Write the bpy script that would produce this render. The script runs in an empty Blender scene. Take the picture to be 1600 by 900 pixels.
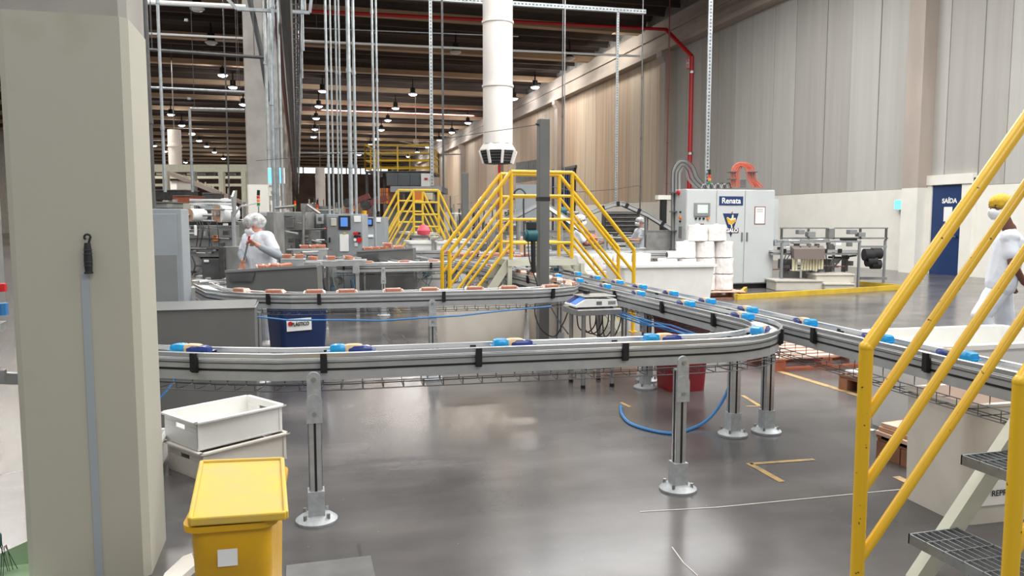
import bpy, bmesh, math, random
from mathutils import Vector, Matrix
random.seed(7)
PI = math.pi
S = bpy.context.scene
COL = S.collection

# ------------------------------------------------------------------ camera
CAMZ, FPX = 1.45, 1200.0
PITCH, YAW = math.radians(5.0954), math.radians(15.5393)
cd = bpy.data.cameras.new('camera'); cam = bpy.data.objects.new('camera', cd); COL.objects.link(cam)
cd.sensor_width = 36; cd.lens = 36*FPX/1600; cd.clip_start = .05; cd.clip_end = 400
cam.location = (0, 0, CAMZ); cam.rotation_euler = (PI/2-PITCH, 0, -YAW)
S.camera = cam

# ------------------------------------------------------------------ world, lights, exposure
w = bpy.data.worlds.new('world'); S.world = w; w.use_nodes = True
w.node_tree.nodes['Background'].inputs[0].default_value = (.93, .97, 1, 1)
w.node_tree.nodes['Background'].inputs[1].default_value = .55
S.view_settings.view_transform = 'Standard'; S.view_settings.look = 'None'
S.view_settings.exposure = 0.0; S.view_settings.gamma = 1.0; S.view_settings.use_curve_mapping = False

def area(name, loc, sx, sy, power, col=(1, .995, .98), rot=(0, 0, 0)):
    l = bpy.data.lights.new(name, 'AREA'); l.shape = 'RECTANGLE'; l.size = sx; l.size_y = sy
    l.energy = power; l.color = col
    o = bpy.data.objects.new(name, l); COL.objects.link(o); o.location = loc; o.rotation_euler = rot
    return o
# roof skylights over the near half of the hall (daylight through the roof), outside the frame
for x, y, pw in [(-14, 4, 700), (-3, 3, 760), (7, 3, 850), (-14, 17, 700), (-3, 14, 800), (6, 11, 1100), (11, 7, 1300), (9, 20, 1100)]:
    area('skylight', (x, y, 9.6), 8, 6, pw)
area('skylight', (6, -8, 9.6), 12, 5, 1100)
area('skylight', (-9, 29.2, 9.95), 16, .7, 2300, (1, .96, .9))
area('skylight', (14.6, 37.6, 10.15), 0.5, 5.5, 120, (1, .97, .92), (0, math.radians(-50), 0))
area('skylight', (14.6, 44.4, 10.15), 0.5, 4.5, 90, (1, .97, .92), (0, math.radians(-50), 0))
# skylights between the far roof beams
for y in (44, 62, 82, 104):
    area('skylight', (8, y, 9.9), 12, .5, 1100, (1, .9, .78))
    area('skylight', (-12, y, 9.9), 12, .5, 1700, (1, .92, .82))

# ------------------------------------------------------------------ pixel helpers (real depths, world axes)
_cp, _sp, _cy, _sy = math.cos(PITCH), math.sin(PITCH), math.cos(YAW), math.sin(YAW)
def _ray(px, py):
    a = (px-800)/FPX; b = -(py-450)/FPX
    f = _cp+b*_sp; u = -_sp+b*_cp
    return a*_cy+f*_sy, -a*_sy+f*_cy, u
def at(px, py, Y):
    d = _ray(px, py); t = Y/d[1]; return Vector((d[0]*t, Y, CAMZ+d[2]*t))
def atx(px, py, X):
    d = _ray(px, py); t = X/d[0]; return Vector((X, d[1]*t, CAMZ+d[2]*t))
def gnd(px, py, z=0.0):
    d = _ray(px, py); t = (z-CAMZ)/d[2]; return Vector((d[0]*t, d[1]*t, z))

# ------------------------------------------------------------------ materials
def lin(c):
    return tuple(((v/255)/12.92 if v/255 <= .04045 else ((v/255+.055)/1.055)**2.4) for v in c)
def mat(name, c, rough=.5, metal=0., var=0., scale=4., bump=0., stretch=(1, 1, 1), emit=0., c2=None, lo=.35, hi=.65, coat=0., trans=0., detail=4, ecol=None):
    m = bpy.data.materials.new(name); m.use_nodes = True; nt = m.node_tree; b = nt.nodes['Principled BSDF']
    c = lin(c); b.inputs['Roughness'].default_value = rough; b.inputs['Metallic'].default_value = metal
    b.inputs['Base Color'].default_value = (*c, 1)
    b.inputs['Coat Weight'].default_value = coat
    if trans: b.inputs['Transmission Weight'].default_value = trans
    if emit:
        b.inputs['Emission Color'].default_value = (*(lin(ecol) if ecol else c), 1); b.inputs['Emission Strength'].default_value = emit
    if var or c2 or bump:
        tc = nt.nodes.new('ShaderNodeTexCoord'); mp = nt.nodes.new('ShaderNodeMapping'); mp.inputs['Scale'].default_value = stretch
        nt.links.new(tc.outputs['Object'], mp.inputs[0])
        n = nt.nodes.new('ShaderNodeTexNoise'); n.inputs['Scale'].default_value = scale; n.inputs['Detail'].default_value = detail
        nt.links.new(mp.outputs[0], n.inputs['Vector'])
        r = nt.nodes.new('ShaderNodeValToRGB'); r.color_ramp.elements[0].position = lo; r.color_ramp.elements[1].position = hi
        if c2: d = lin(c2)
        else: d = tuple(min(1, v*(1+var)) for v in c); c = tuple(v*(1-var) for v in c)
        r.color_ramp.elements[0].color = (*c, 1); r.color_ramp.elements[1].color = (*d, 1)
        nt.links.new(n.outputs['Fac'], r.inputs[0]); nt.links.new(r.outputs[0], b.inputs['Base Color'])
        if bump:
            bp = nt.nodes.new('ShaderNodeBump'); bp.inputs['Strength'].default_value = bump; bp.inputs['Distance'].default_value = .01
            nt.links.new(n.outputs['Fac'], bp.inputs['Height']); nt.links.new(bp.outputs[0], b.inputs['Normal'])
    return m
M = {}
def mk(k, *a, **kw): M[k] = mat(k, *a, **kw)
mk('panel_grey', (180, 178, 173), .85, var=.05, scale=1.2, stretch=(1, 3, .12), bump=.04)
mk('panel_grey_dark', (169, 166, 160), .85, var=.05, scale=1.5, stretch=(1, 3, .1), bump=.04)
mk('panel_tan', (186, 164, 142), .85, var=.13, scale=1.3, stretch=(1, 3, .1), bump=.1)
mk('panel_tan_pale', (194, 178, 158), .85, var=.12, scale=1.6, stretch=(1, 3, .1), bump=.1)
mk('pilaster', (172, 160, 150), .85, var=.1, scale=1.2, stretch=(1, 1, .3))
mk('girder', (176, 164, 152), .85, var=.15, scale=1.5, stretch=(1, .3, 1), bump=.2)
mk('beam_tan', (186, 158, 128), .85, var=.15, scale=1.0, stretch=(.3, 1, 1))
mk('roof_dark', (92, 80, 73), .9, var=.25, scale=1.2, stretch=(.2, 1, 1))
mk('cream', (232, 229, 220), .6, var=.03, scale=2, bump=.05)
mk('cream_pillar', (178, 175, 161), .55, c2=(150, 142, 124), scale=2.2, lo=.58, hi=.86, detail=9)
mk('concrete', (158, 154, 148), .85, var=.12, scale=2.5, bump=.15)
mk('steel', (168, 168, 166), .32, .85, var=.1, scale=8)
mk('alu', (190, 191, 192), .28, .7, var=.05, scale=6, stretch=(1, 1, 6))
mk('alu_matte', (176, 178, 178), .45, .35, var=.06, scale=12)
mk('cast', (172, 176, 178), .5, .3, var=.1, scale=30, bump=.2)
mk('galv', (170, 176, 178), .42, .55, var=.15, scale=9)
mk('dark_steel', (92, 92, 92), .5, .4, var=.15, scale=7)
mk('black', (20, 20, 22), .5)
mk('black_rubber', (30, 31, 33), .65)
mk('belt', (200, 202, 202), .5)
mk('grey_paint', (128, 130, 131), .5, var=.05, scale=4)
mk('grey_paint_dark', (104, 104, 102), .5, var=.06, scale=3)
mk('grey_blue', (150, 156, 160), .5, var=.04, scale=4)
mk('cab_grey', (186, 190, 190), .45, var=.02, scale=3)
mk('machine', (150, 150, 147), .38, .45, var=.2, scale=5)
mk('machine_dark', (70, 67, 65), .5, .2, var=.25, scale=9)
mk('yellow', (224, 178, 26), .35, coat=.3, c2=(60, 48, 24), scale=32, lo=.71, hi=.73, detail=2)
mk('yellow_far', (230, 190, 55), .45, var=.06, scale=6)
mk('yellow_floor', (206, 172, 52), .5, var=.12, scale=5)
mk('yellow_plastic', (222, 168, 22), .4, c2=(196, 150, 30), scale=5)
mk('yellow_lid', (212, 176, 66), .55, c2=(196, 168, 96), scale=6)
mk('cream_metal', (202, 202, 184), .45, var=.04, scale=6)
mk('grating', (150, 154, 156), .4, .6, var=.12, scale=20)
mk('white_plastic', (230, 229, 225), .42, var=.03, scale=5)
mk('white_plastic_dirty', (214, 208, 198), .5, var=.07, scale=4)
mk('tub_white', (226, 219, 208), .45, c2=(214, 205, 192), scale=3)
mk('white_duct', (228, 222, 216), .45, var=.02, scale=3)
mk('white', (235, 235, 232), .6)
mk('film', (236, 236, 236), .22, var=.05, scale=14, bump=.8, coat=.4)
mk('wrap', (240, 236, 233), .22, var=.06, scale=16, bump=2.2, coat=.6, stretch=(1, 1, .5))
mk('cardboard', (190, 150, 120), .8, var=.06, scale=8)
mk('cloth', (216, 221, 229), .85, var=.03, scale=9, bump=.25)
mk('cloth_grey', (150, 156, 162), .85, var=.04, scale=9)
mk('hairnet', (222, 224, 224), .7, c2=(150, 146, 142), scale=22, bump=.5)
mk('hairnet_yellow', (205, 165, 35), .7, var=.15, scale=40, bump=.5)
mk('skin_light', (196, 142, 120), .55, var=.04, scale=10)
mk('skin_dark', (106, 66, 52), .55, var=.05, scale=10)
mk('mask', (228, 232, 234), .8)
mk('eye', (35, 25, 22), .3)
mk('brown_pack', (182, 116, 92), .4, var=.08, scale=20)
mk('clear_wrap', (218, 192, 176), .25, var=.1, scale=40, bump=.6, coat=.5)
mk('pack_blue', (24, 52, 122), .28, var=.15, scale=25, bump=.3, coat=.4)
mk('pack_cyan', (0, 150, 212), .28, var=.08, scale=30, bump=.3, coat=.4)
mk('pack_tan', (222, 190, 150), .4, var=.1, scale=60)
mk('blue_bin', (28, 48, 92), .4, var=.06, scale=4)
mk('red_bin', (128, 26, 34), .45, var=.06, scale=4)
mk('navy', (22, 50, 96), .45, var=.05, scale=3)
mk('navy_dark', (26, 34, 62), .5)
mk('red', (196, 24, 32), .4)
mk('red_dull', (120, 62, 56), .6)
mk('orange', (232, 130, 50), .4)
mk('green', (20, 120, 70), .4)
mk('red_light', (210, 50, 36), .35)
mk('teal', (20, 84, 92), .4)
mk('blue_hose', (50, 120, 180), .4)
mk('pallet', (166, 90, 64), .75, var=.15, scale=10)
mk('pallet_brown', (150, 104, 78), .8, var=.15, scale=10)
mk('pale_wood', (222, 186, 166), .7, var=.08, scale=10)
mk('tape', (172, 142, 90), .7, c2=(116, 106, 92), scale=9, lo=.5, hi=.7)
mk('cable_grey', (150, 150, 148), .5)
mk('cable_dark', (60, 60, 62), .5)
mk('cable_orange', (196, 96, 76), .5)
mk('pink', (226, 80, 96), .5)
mk('green_plastic', (150, 178, 140), .5)
mk('screen_blue', (70, 110, 170), .3, emit=.6, ecol=(90, 140, 220))
mk('screen_grey', (190, 200, 196), .3, emit=.25)
mk('trap_blue', (120, 190, 240), .4, emit=1.6, ecol=(90, 175, 235))
mk('trap_cyan', (120, 220, 240), .4, emit=1.5, ecol=(90, 205, 235))
mk('lamp_glow', (255, 255, 255), .5, emit=14, ecol=(238, 242, 255))
mk('lamp_off', (225, 225, 225), .4)
mk('window_glow', (255, 255, 255), .5, emit=2.6)
mk('paper', (235, 235, 232), .8)
mk('strip_pale', (216, 210, 178), .6, var=.06, scale=10)
mk('crate_grey', (190, 186, 176), .6, var=.05, scale=6)
mk('fan_blade', (176, 160, 140), .6)

def glass(name, c, a):
    m = bpy.data.materials.new(name); m.use_nodes = True; b = m.node_tree.nodes['Principled BSDF']
    b.inputs['Base Color'].default_value = (*lin(c), 1); b.inputs['Roughness'].default_value = .08; b.inputs['Alpha'].default_value = a
    M[name] = m
glass('glass', (120, 128, 134), .4)

def floor_mat():
    m = bpy.data.materials.new('polished_floor'); m.use_nodes = True; nt = m.node_tree; N = nt.nodes; Lk = nt.links.new
    b = N['Principled BSDF']; tc = N.new('ShaderNodeTexCoord')
    def noise(s, d=5, st=(1, 1, 1)):
        mp = N.new('ShaderNodeMapping'); mp.inputs['Scale'].default_value = st; Lk(tc.outputs['Object'], mp.inputs[0])
        n = N.new('ShaderNodeTexNoise'); n.inputs['Scale'].default_value = s; n.inputs['Detail'].default_value = d; Lk(mp.outputs[0], n.inputs[0]); return n
    def ramp(src, p0, c0, p1, c1):
        r = N.new('ShaderNodeValToRGB'); e = r.color_ramp.elements; e[0].position = p0; e[1].position = p1; e[0].color = (*c0, 1); e[1].color = (*c1, 1); Lk(src, r.inputs[0]); return r
    a = ramp(noise(.8, 6).outputs['Fac'], .3, lin((70, 69, 70)), .7, lin((118, 114, 112)))
    s = ramp(noise(2.6, 7, (.4, 1, 1)).outputs['Fac'], .3, (.6, .6, .6), .72, (1.0, .985, .975))
    mx = N.new('ShaderNodeMix'); mx.data_type = 'RGBA'; mx.blend_type = 'MULTIPLY'; mx.inputs[0].default_value = 1
    Lk(a.outputs[0], mx.inputs[6]); Lk(s.outputs[0], mx.inputs[7])
    v = noise(60, 3); sp = ramp(v.outputs['Fac'], .74, (0, 0, 0), .78, (1, 1, 1))
    m2 = N.new('ShaderNodeMix'); m2.data_type = 'RGBA'; Lk(sp.outputs[0], m2.inputs[0]); Lk(mx.outputs[2], m2.inputs[6]); m2.inputs[7].default_value = (*lin((176, 172, 168)), 1)
    Lk(m2.outputs[2], b.inputs['Base Color'])
    rr = ramp(noise(2.2, 4).outputs['Fac'], .1, (.17, .17, .17), .9, (.262, .262, .262)); Lk(rr.outputs[0], b.inputs['Roughness'])
    bp = N.new('ShaderNodeBump'); bp.inputs['Strength'].default_value = .03; bp.inputs['Distance'].default_value = .01
    Lk(noise(3, 4).outputs['Fac'], bp.inputs['Height']); Lk(bp.outputs[0], b.inputs['Normal'])
    b.inputs['Specular IOR Level'].default_value = .6
    M['floor'] = m
floor_mat()

# ------------------------------------------------------------------ mesh building
class MB:
    def __init__(s): s.v = []; s.f = []
    def add(s, vs, fs):
        n = len(s.v); s.v += [Vector(p) for p in vs]; s.f += [tuple(i+n for i in f) for f in fs]; return s
    def box(s, x0, x1, y0, y1, z0, z1):
        return s.add([(x, y, z) for z in (z0, z1) for x, y in ((x0, y0), (x1, y0), (x1, y1), (x0, y1))],
                     [(3, 2, 1, 0), (4, 5, 6, 7), (0, 1, 5, 4), (1, 2, 6, 5), (2, 3, 7, 6), (3, 0, 4, 7)])
    def cbox(s, c, d, rz=0, rx=0, ry=0):
        R = Matrix.Rotation(rz, 3, 'Z') @ Matrix.Rotation(ry, 3, 'Y') @ Matrix.Rotation(rx, 3, 'X'); c = Vector(c)
        h = [v/2 for v in d]
        pts = [c+R @ Vector((x*h[0], y*h[1], z*h[2])) for z in (-1, 1) for x, y in ((-1, -1), (1, -1), (1, 1), (-1, 1))]
        return s.add(pts, [(3, 2, 1, 0), (4, 5, 6, 7), (0, 1, 5, 4), (1, 2, 6, 5), (2, 3, 7, 6), (3, 0, 4, 7)])
    def bar(s, a, b, wd, ht=None):
        a, b = Vector(a), Vector(b); ht = ht or wd; d = (b-a).normalized()
        u = d.cross(Vector((0, 0, 1)))
        u = Vector((1, 0, 0)) if u.length < 1e-4 else u.normalized()
        t = u.cross(d).normalized()
        pts = [p+u*sx*wd/2+t*sy*ht/2 for p in (a, b) for sx, sy in ((-1, -1), (1, -1), (1, 1), (-1, 1))]
        return s.add(pts, [(0, 1, 2, 3), (7, 6, 5, 4), (0, 4, 5, 1), (1, 5, 6, 2), (2, 6, 7, 3), (3, 7, 4, 0)])
    def cyl(s, a, b, r, n=10, r2=None):
        a, b = Vector(a), Vector(b); r2 = r if r2 is None else r2; d = (b-a).normalized()
        u = d.cross(Vector((0, 0, 1))); u = Vector((1, 0, 0)) if u.length < 1e-4 else u.normalized(); t = u.cross(d)
        pts = [p+(u*math.cos(2*PI*i/n)+t*math.sin(2*PI*i/n))*q for p, q in ((a, r), (b, r2)) for i in range(n)]
        return s.add(pts, [tuple(range(n)), tuple(range(2*n-1, n-1, -1))]+[(i, n+i, n+(i+1) % n, (i+1) % n) for i in range(n)])
    def tube(s, pts, r, n=6):
        pts = [Vector(p) for p in pts]; vs = []; N = len(pts); u = None
        for i, p in enumerate(pts):
            d = (pts[min(i+1, N-1)]-pts[max(i-1, 0)]).normalized()
            if u is None:
                u = d.cross(Vector((0, 0, 1))); u = Vector((1, 0, 0)) if u.length < 1e-3 else u.normalized()
            u = (u-d*u.dot(d)).normalized(); t = d.cross(u)
            vs += [p+(u*math.cos(2*PI*k/n)+t*math.sin(2*PI*k/n))*r for k in range(n)]
        fs = [(i*n+k, i*n+(k+1) % n, (i+1)*n+(k+1) % n, (i+1)*n+k) for i in range(N-1) for k in range(n)]
        fs += [tuple(range(n-1, -1, -1)), tuple((N-1)*n+k for k in range(n))]
        return s.add(vs, fs)
    def lathe(s, prof, c=(0, 0, 0), n=20, sx=1, sy=1):
        c = Vector(c); vs = [c+Vector((r*sx*math.cos(2*PI*k/n), r*sy*math.sin(2*PI*k/n), z)) for r, z in prof for k in range(n)]
        m = len(prof)
        fs = [(i*n+k, i*n+(k+1) % n, (i+1)*n+(k+1) % n, (i+1)*n+k) for i in range(m-1) for k in range(n)]
        fs += [tuple(range(n-1, -1, -1)), tuple((m-1)*n+k for k in range(n))]
        return s.add(vs, fs)
    def prism(s, poly, lo, hi, ax='y'):
        n = len(poly)
        def P(a, b, t): return {'y': (a, t, b), 'x': (t, a, b), 'z': (a, b, t)}[ax]
        vs = [P(a, b, t) for t in (lo, hi) for a, b in poly]
        return s.add(vs, [tuple(range(n)), tuple(range(2*n-1, n-1, -1))]+[(i, n+i, n+(i+1) % n, (i+1) % n) for i in range(n)])
    def sweep(s, path, prof):
        # path: 2D points; prof: closed (lateral, z) outline
        P = [Vector((p[0], p[1])) for p in path]; N = len(P); k = len(prof); vs = []
        for i, p in enumerate(P):
            d1 = (P[i]-P[i-1]).normalized() if i else (P[1]-P[0]).normalized()
            d2 = (P[i+1]-P[i]).normalized() if i < N-1 else d1
            d = (d1+d2).normalized(); nn = Vector((d.y, -d.x)); c = max(.5, d.dot(d2))
            for a, z in prof: q = p+nn*a/c; vs.append((q.x, q.y, z))
        fs = [(i*k+j, i*k+(j+1) % k, (i+1)*k+(j+1) % k, (i+1)*k+j) for i in range(N-1) for j in range(k)]
        fs += [tuple(range(k-1, -1, -1)), tuple((N-1)*k+j for j in range(k))]
        return s.add(vs, fs)
    def xf(s, mtx):
        s.v = [mtx @ v for v in s.v]; return s
    def build(s, name, m, parent=None, smooth=False, bevel=0, kind=None, label=None, origin=None):
        me = bpy.data.meshes.new(name)
        if parent is not None: org = wloc(parent)
        elif origin is not None: org = Vector(origin)
        elif s.v:
            xs = [v.x for v in s.v]; ys = [v.y for v in s.v]; zs = [v.z for v in s.v]
            org = Vector(((min(xs)+max(xs))/2, (min(ys)+max(ys))/2, min(zs)))
        else: org = Vector((0, 0, 0))
        me.from_pydata([v-org for v in s.v], [], s.f); me.validate()
        b = bmesh.new(); b.from_mesh(me); bmesh.ops.recalc_face_normals(b, faces=b.faces); b.to_mesh(me); b.free()
        me.materials.append(M[m] if isinstance(m, str) else m)
        if smooth:
            me.shade_smooth(); me.set_sharp_from_angle(angle=.7)
        o = bpy.data.objects.new(name, me); COL.objects.link(o)
        if parent is not None: o.parent = parent
        else: o.location = org
        if bevel:
            md = o.modifiers.new('bevel', 'BEVEL'); md.width = bevel; md.segments = 2; md.limit_method = 'ANGLE'
        if kind: o['kind'] = kind
        if label: o['label'] = label
        return o
def wloc(o):
    l = Vector((0, 0, 0))
    while o is not None: l += o.location; o = o.parent
    return l
def tag(o, label, cat, group=None):
    o['label'] = label; o['category'] = cat
    if group: o['group'] = group
    return o
def thing(name, label, cat, loc=(0, 0, 0), group=None):
    o = bpy.data.objects.new(name, None); COL.objects.link(o); o.location = loc; o.empty_display_size = .1
    return tag(o, label, cat, group)
def dup(root, loc, label=None, group=None, rz=None):
    r = root.copy(); COL.objects.link(r); r.location = loc
    if rz is not None: r.rotation_euler = (0, 0, rz)
    if label: r['label'] = label
    if group: r['group'] = group
    for ch in list(root.children):
        c = ch.copy(); COL.objects.link(c); c.parent = r
        for g in list(ch.children):
            d = g.copy(); COL.objects.link(d); d.parent = c
    return r
ORD = ['first', 'second', 'third', 'fourth', 'fifth', 'sixth', 'seventh', 'eighth', 'ninth', 'tenth', 'eleventh', 'twelfth', 'thirteenth', 'fourteenth', 'fifteenth', 'sixteenth', 'seventeenth', 'eighteenth', 'nineteenth', 'twentieth']
def text(s, size, m, parent, loc, rot=(PI/2, 0, 0), bold=0., name='lettering', ext=.0015, sx=1.0):
    cu = bpy.data.curves.new('t', 'FONT'); cu.body = s; cu.size = size; cu.extrude = ext; cu.offset = bold
    cu.align_x = 'CENTER'; cu.align_y = 'CENTER'
    t = bpy.data.objects.new('t', cu); COL.objects.link(t)
    me = bpy.data.meshes.new_from_object(t.evaluated_get(bpy.context.evaluated_depsgraph_get())); bpy.data.objects.remove(t)
    me.materials.clear(); me.materials.append(M[m])
    o = bpy.data.objects.new(name, me); COL.objects.link(o); o.parent = parent
    o.location = Vector(loc)-(wloc(parent) if parent else Vector((0, 0, 0))); o.rotation_euler = rot; o.scale = (sx, 1, 1)
    return o

# ================================================================== SETTING
XW = 16.45
MB().box(-30, XW+.3, -8, 137, -.2, 0).build('floor', 'floor', kind='structure', origin=(0, 0, 0))
# ---- right wall: painted plinth, precast panels, pilasters
wr = MB().box(XW+.06, XW+.3, -8, 137, 0, 11.4).build('wall_right', 'concrete', kind='structure', origin=(XW, 0, 0))
doorY0, doorY1 = atx(1508, 290, XW).y, atx(1461, 290, XW).y
MB().box(XW-.0, XW+.08, -8, doorY0-.03, 0, 2.3).box(XW, XW+.08, doorY1+.03, 137, 0, 2.3).box(XW, XW+.08, doorY0-.03, doorY1+.03, 2.32, 2.4).build('painted_plinth', 'cream', wr)
joints = sorted({round(atx(px, 200, XW).y, 2) for px in (1147, 1172, 1207, 1240, 1287, 1326, 1370, 1415, 1478, 1531, 1573)})
y = joints[-1]
while y < 134: y += 1.55 if y > 31 else 1.3; joints.append(round(y, 2))
y = joints[0]
while y > -6: y -= 1.3; joints.insert(0, round(y, 2))
k = 0
for a, b in zip(joints, joints[1:]):
    tan = a > 31.5
    mm = (['panel_tan', 'panel_tan_pale', 'panel_tan'] if tan else ['panel_grey', 'panel_grey_dark', 'panel_grey'])[(k*7 % 5) % 3]; k += 1
    p = MB().box(XW+.0+random.uniform(0, .02), XW+.08, a+.012, b-.012, 2.31, 9.05).build('concrete_panel', mm, wr)
for yp in (17.35, 32.3, 47.2, 62.2, 77.2, 92.2, 107.2, 122.2, 2.3):
    p = MB().box(XW-.42, XW+.02, yp-.28, yp+.28, 2.3, 9.0).build('pilaster', 'pilaster', wr)
    MB().prism([(XW-.41, 8.45), (XW-.6, 8.75), (XW-.6, 8.99), (XW-.41, 8.99)], yp-.26, yp+.26, 'y').build('corbel', 'pilaster', p)
    MB().box(XW-.42, XW+.02, yp-.28, yp+.28, 0, 2.3).build('painted_foot', 'cream', p)
g = MB().box(XW-.35, XW+.06, -8, 137, 9.05, 10.4).box(XW-.5, XW+.06, -8, 137, 9.0, 9.2).box(XW-.45, XW+.06, -8, 137, 9.75, 9.9).build('wall_girder', 'girder', wr)
MB().box(-30.3, -30, -8, 137, 0, 11.4).build('wall_left', 'concrete', kind='structure')
mk('far_brown', (120, 100, 86), .9, var=.2, scale=.5)
wf = MB().box(-30, XW+.3, 137, 137.3, 0, 11.4).build('wall_far', 'far_brown', kind='structure')
for x in [-1.2+i*2.4 for i in range(-11, 7)]:
    f = MB().box(x, x+2.25, 136.85, 137.0, 9.3, 10.3).build('window_frame', 'steel', wf)
    MB().box(x+.05, x+2.2, 136.8, 136.86, 9.35, 10.25).build('window_pane', 'window_glow', f)
# ---- ceiling: folded dark roof tiles on tan cross beams
ce = MB()
zz = []
y = 24.0
while y < 137:
    zz += [(y, 10.9), (y+.35, 11.35), (y+.75, 11.35), (y+1.1, 10.9)]; y += 1.34
ce.add([(x, yy, z) for x in (-30, XW+.3) for yy, z in zz], [(i, i+1, len(zz)+i+1, len(zz)+i) for i in range(len(zz)-1)])
ce.box(-30, XW+.3, 24, 137, 11.4, 11.5).box(-30, XW+.3, -8, 24, 11.2, 11.3)
ceil = ce.build('ceiling', 'roof_dark', kind='structure', origin=(0, 0, 0))
k = 0; y = 34.7-6.7
while y < 136:
    b = MB().box(-30, XW-.05, y, y+.5, 10.32, 10.6).build('roof_beam', 'beam_tan', ceil)
    MB().box(-30, XW-.05, y+.12, y+.38, 10.6, 11.3).build('beam_web', 'roof_dark', b)
    for dy in (1.9, 3.4, 4.9):
        MB().box(-30, XW-.05, y+dy, y+dy+.12, 10.72, 10.9).build('roof_rib', 'roof_dark', ceil)
    y += 6.7
MB().box(-1.3, -.5, -8, 137, 9.6, 10.32).build('trim_1', 'girder', kind='structure')
# ---- floor markings and joints, parts of the floor
fl = bpy.data.objects['floor']
def strip(pts, wd, m, name='floor_marking'):
    b = MB()
    for a, c in zip(pts, pts[1:]):
        a, c = Vector(a), Vector(c); d = (c-a).normalized(); n = Vector((-d.y, d.x, 0))*wd/2
        b.add([a+n, a-n, c-n, c+n], [(0, 1, 2, 3)])
    for v in b.v: v.z = .002
    return b.build(name, m, fl)
strip([gnd(1272, 718), gnd(1172, 725)], .035, 'tape'); strip([gnd(1170, 724), gnd(1222, 753)], .04, 'tape')
strip([gnd(1160, 618), gnd(1188, 635)], .035, 'tape'); strip([gnd(1188, 635), gnd(1166, 635)], .03, 'tape')
strip([gnd(970, 629), gnd(984, 636)], .03, 'tape'); strip([gnd(1190, 572), gnd(1424, 643)], .07, 'tape')
strip([gnd(1400, 745), gnd(1432, 760)], .05, 'tape')
strip([gnd(1000, 800), gnd(1120, 793), gnd(1440, 762)], .008, 'crate_grey', 'floor_joint')
strip([gnd(1050, 855), gnd(1068, 880), gnd(1090, 900)], .005, 'crate_grey', 'floor_joint')
strip([gnd(560, 850), gnd(572, 905)], .01, 'machine_dark', 'floor_joint')
MB().box(-.08, .27, 2.6, 3.25, .0, .004).build('floor_plate', 'steel', fl)
for q in ((600, 522, 612, 537), (627, 522, 637, 535)):
    strip([gnd(q[0], q[1]), gnd(q[2], q[3])], .03, 'machine_dark', 'floor_slot')

# ---- exit door in the right wall
d = MB().box(XW-.06, XW+.06, doorY0, doorY1, 0, 2.34).build('door_1', 'navy', kind='structure')
MB().box(XW-.1, XW-.0, doorY0-.35, doorY0, 0, 2.5).box(XW-.1, XW, doorY1, doorY1+.2, 0, 2.5).box(XW-.14, XW, doorY0-.35, doorY1+.25, 2.36, 2.62).build('door_frame', 'cream', d)
text('SAÍDA', .17, 'white', d, (XW-.065, (doorY0+doorY1)/2-.08, 1.93), (PI/2, 0, -PI/2), .006)
MB().box(XW-.066, XW-.061, 16.1+.15, 16.1+.42, 1.4, 1.78).build('paper_notice', 'paper', d)
MB().box(XW-.12, XW-.06, doorY0+.06, doorY0+.1, 1.0, 1.03).box(XW-.12, XW-.1, doorY0+.06, doorY0+.2, 1.0, 1.03).build('door_handle', 'steel', d)
# dark doorway / rolling gate further down the right wall
p0, p1 = atx(899, 350, XW).y, atx(864, 350, XW).y
d2 = MB().box(XW-.1, XW+.03, p0, p1, 0, 4.6).build('door_2', 'navy_dark', kind='structure')
for i in range(9):
    yy = p0+(p1-p0)*(i+.5)/9
    MB().box(XW-.16, XW-.1, yy-.06, yy+.06, .1, 4.5).build('slat', 'navy', d2)
MB().box(XW-.12, XW, p0-.2, p1+.2, 4.6, 4.75).build('door_lintel', 'dark_steel', d2)

# ---- near pillar (painted) and the row of pillars behind it
def pillar(y0, n, near=False):
    x0, x1 = -1.05, -.615; c = .026
    poly = [(x0, y0+c), (x0+c, y0), (x1-c, y0), (x1, y0+c), (x1, y0+.4-c), (x1-c, y0+.4), (x0+c, y0+.4), (x0, y0+.4-c)]
    p = MB().prism(poly, 2.2, 9.6, 'z').build('pillar', 'concrete', kind='structure')
    q = .004
    poly2 = [(a+(q if a > -.8 else -q), b+(q if b > y0+.2 else -q)) for a, b in poly]
    MB().prism(poly2, 0, 2.22, 'z').build('painted_base', 'cream_pillar' if near else 'cream', p)
    p.name = 'trim_%d' % n
    return p
pil1 = pillar(3.3, 2, True)
for i in range(7): pillar(18.0+15*i, 3+i)

# ================================================================== OVERHEAD
# lamps
def lamp_at(px, py, on, i, where):
    c = gnd(px, py, 9.85)
    t = thing('ceiling_lamp', ('lit' if on else 'unlit')+' high bay lamp, '+where, 'lamp', c, 'high bay lamps under the roof')
    MB().lathe([(.2, .0), (.2, .05), (.17, .08), (.17, .36), (.05, .4), (.03, .95)], c, 12).build('housing', 'black', t, smooth=True)
    MB().lathe([(.29, -.06), (.29, -.02), (.2, .03)], c, 14).build('reflector', 'lamp_off', t, smooth=True)
    if on:
        l = bpy.data.lights.new('lamp_light', 'POINT'); l.energy = 150; l.shadow_soft_size = .25; l.color = (.96, .97, 1)
        lo = bpy.data.objects.new('lamp_light', l); COL.objects.link(lo); lo.location = (c.x, c.y, c.z-.35)
    MB().lathe([(.08, -.16), (.2, -.13), (.27, -.06), (.27, -.05)], c, 14).build('diffuser', 'lamp_glow' if on else 'lamp_off', t, smooth=True)
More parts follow.
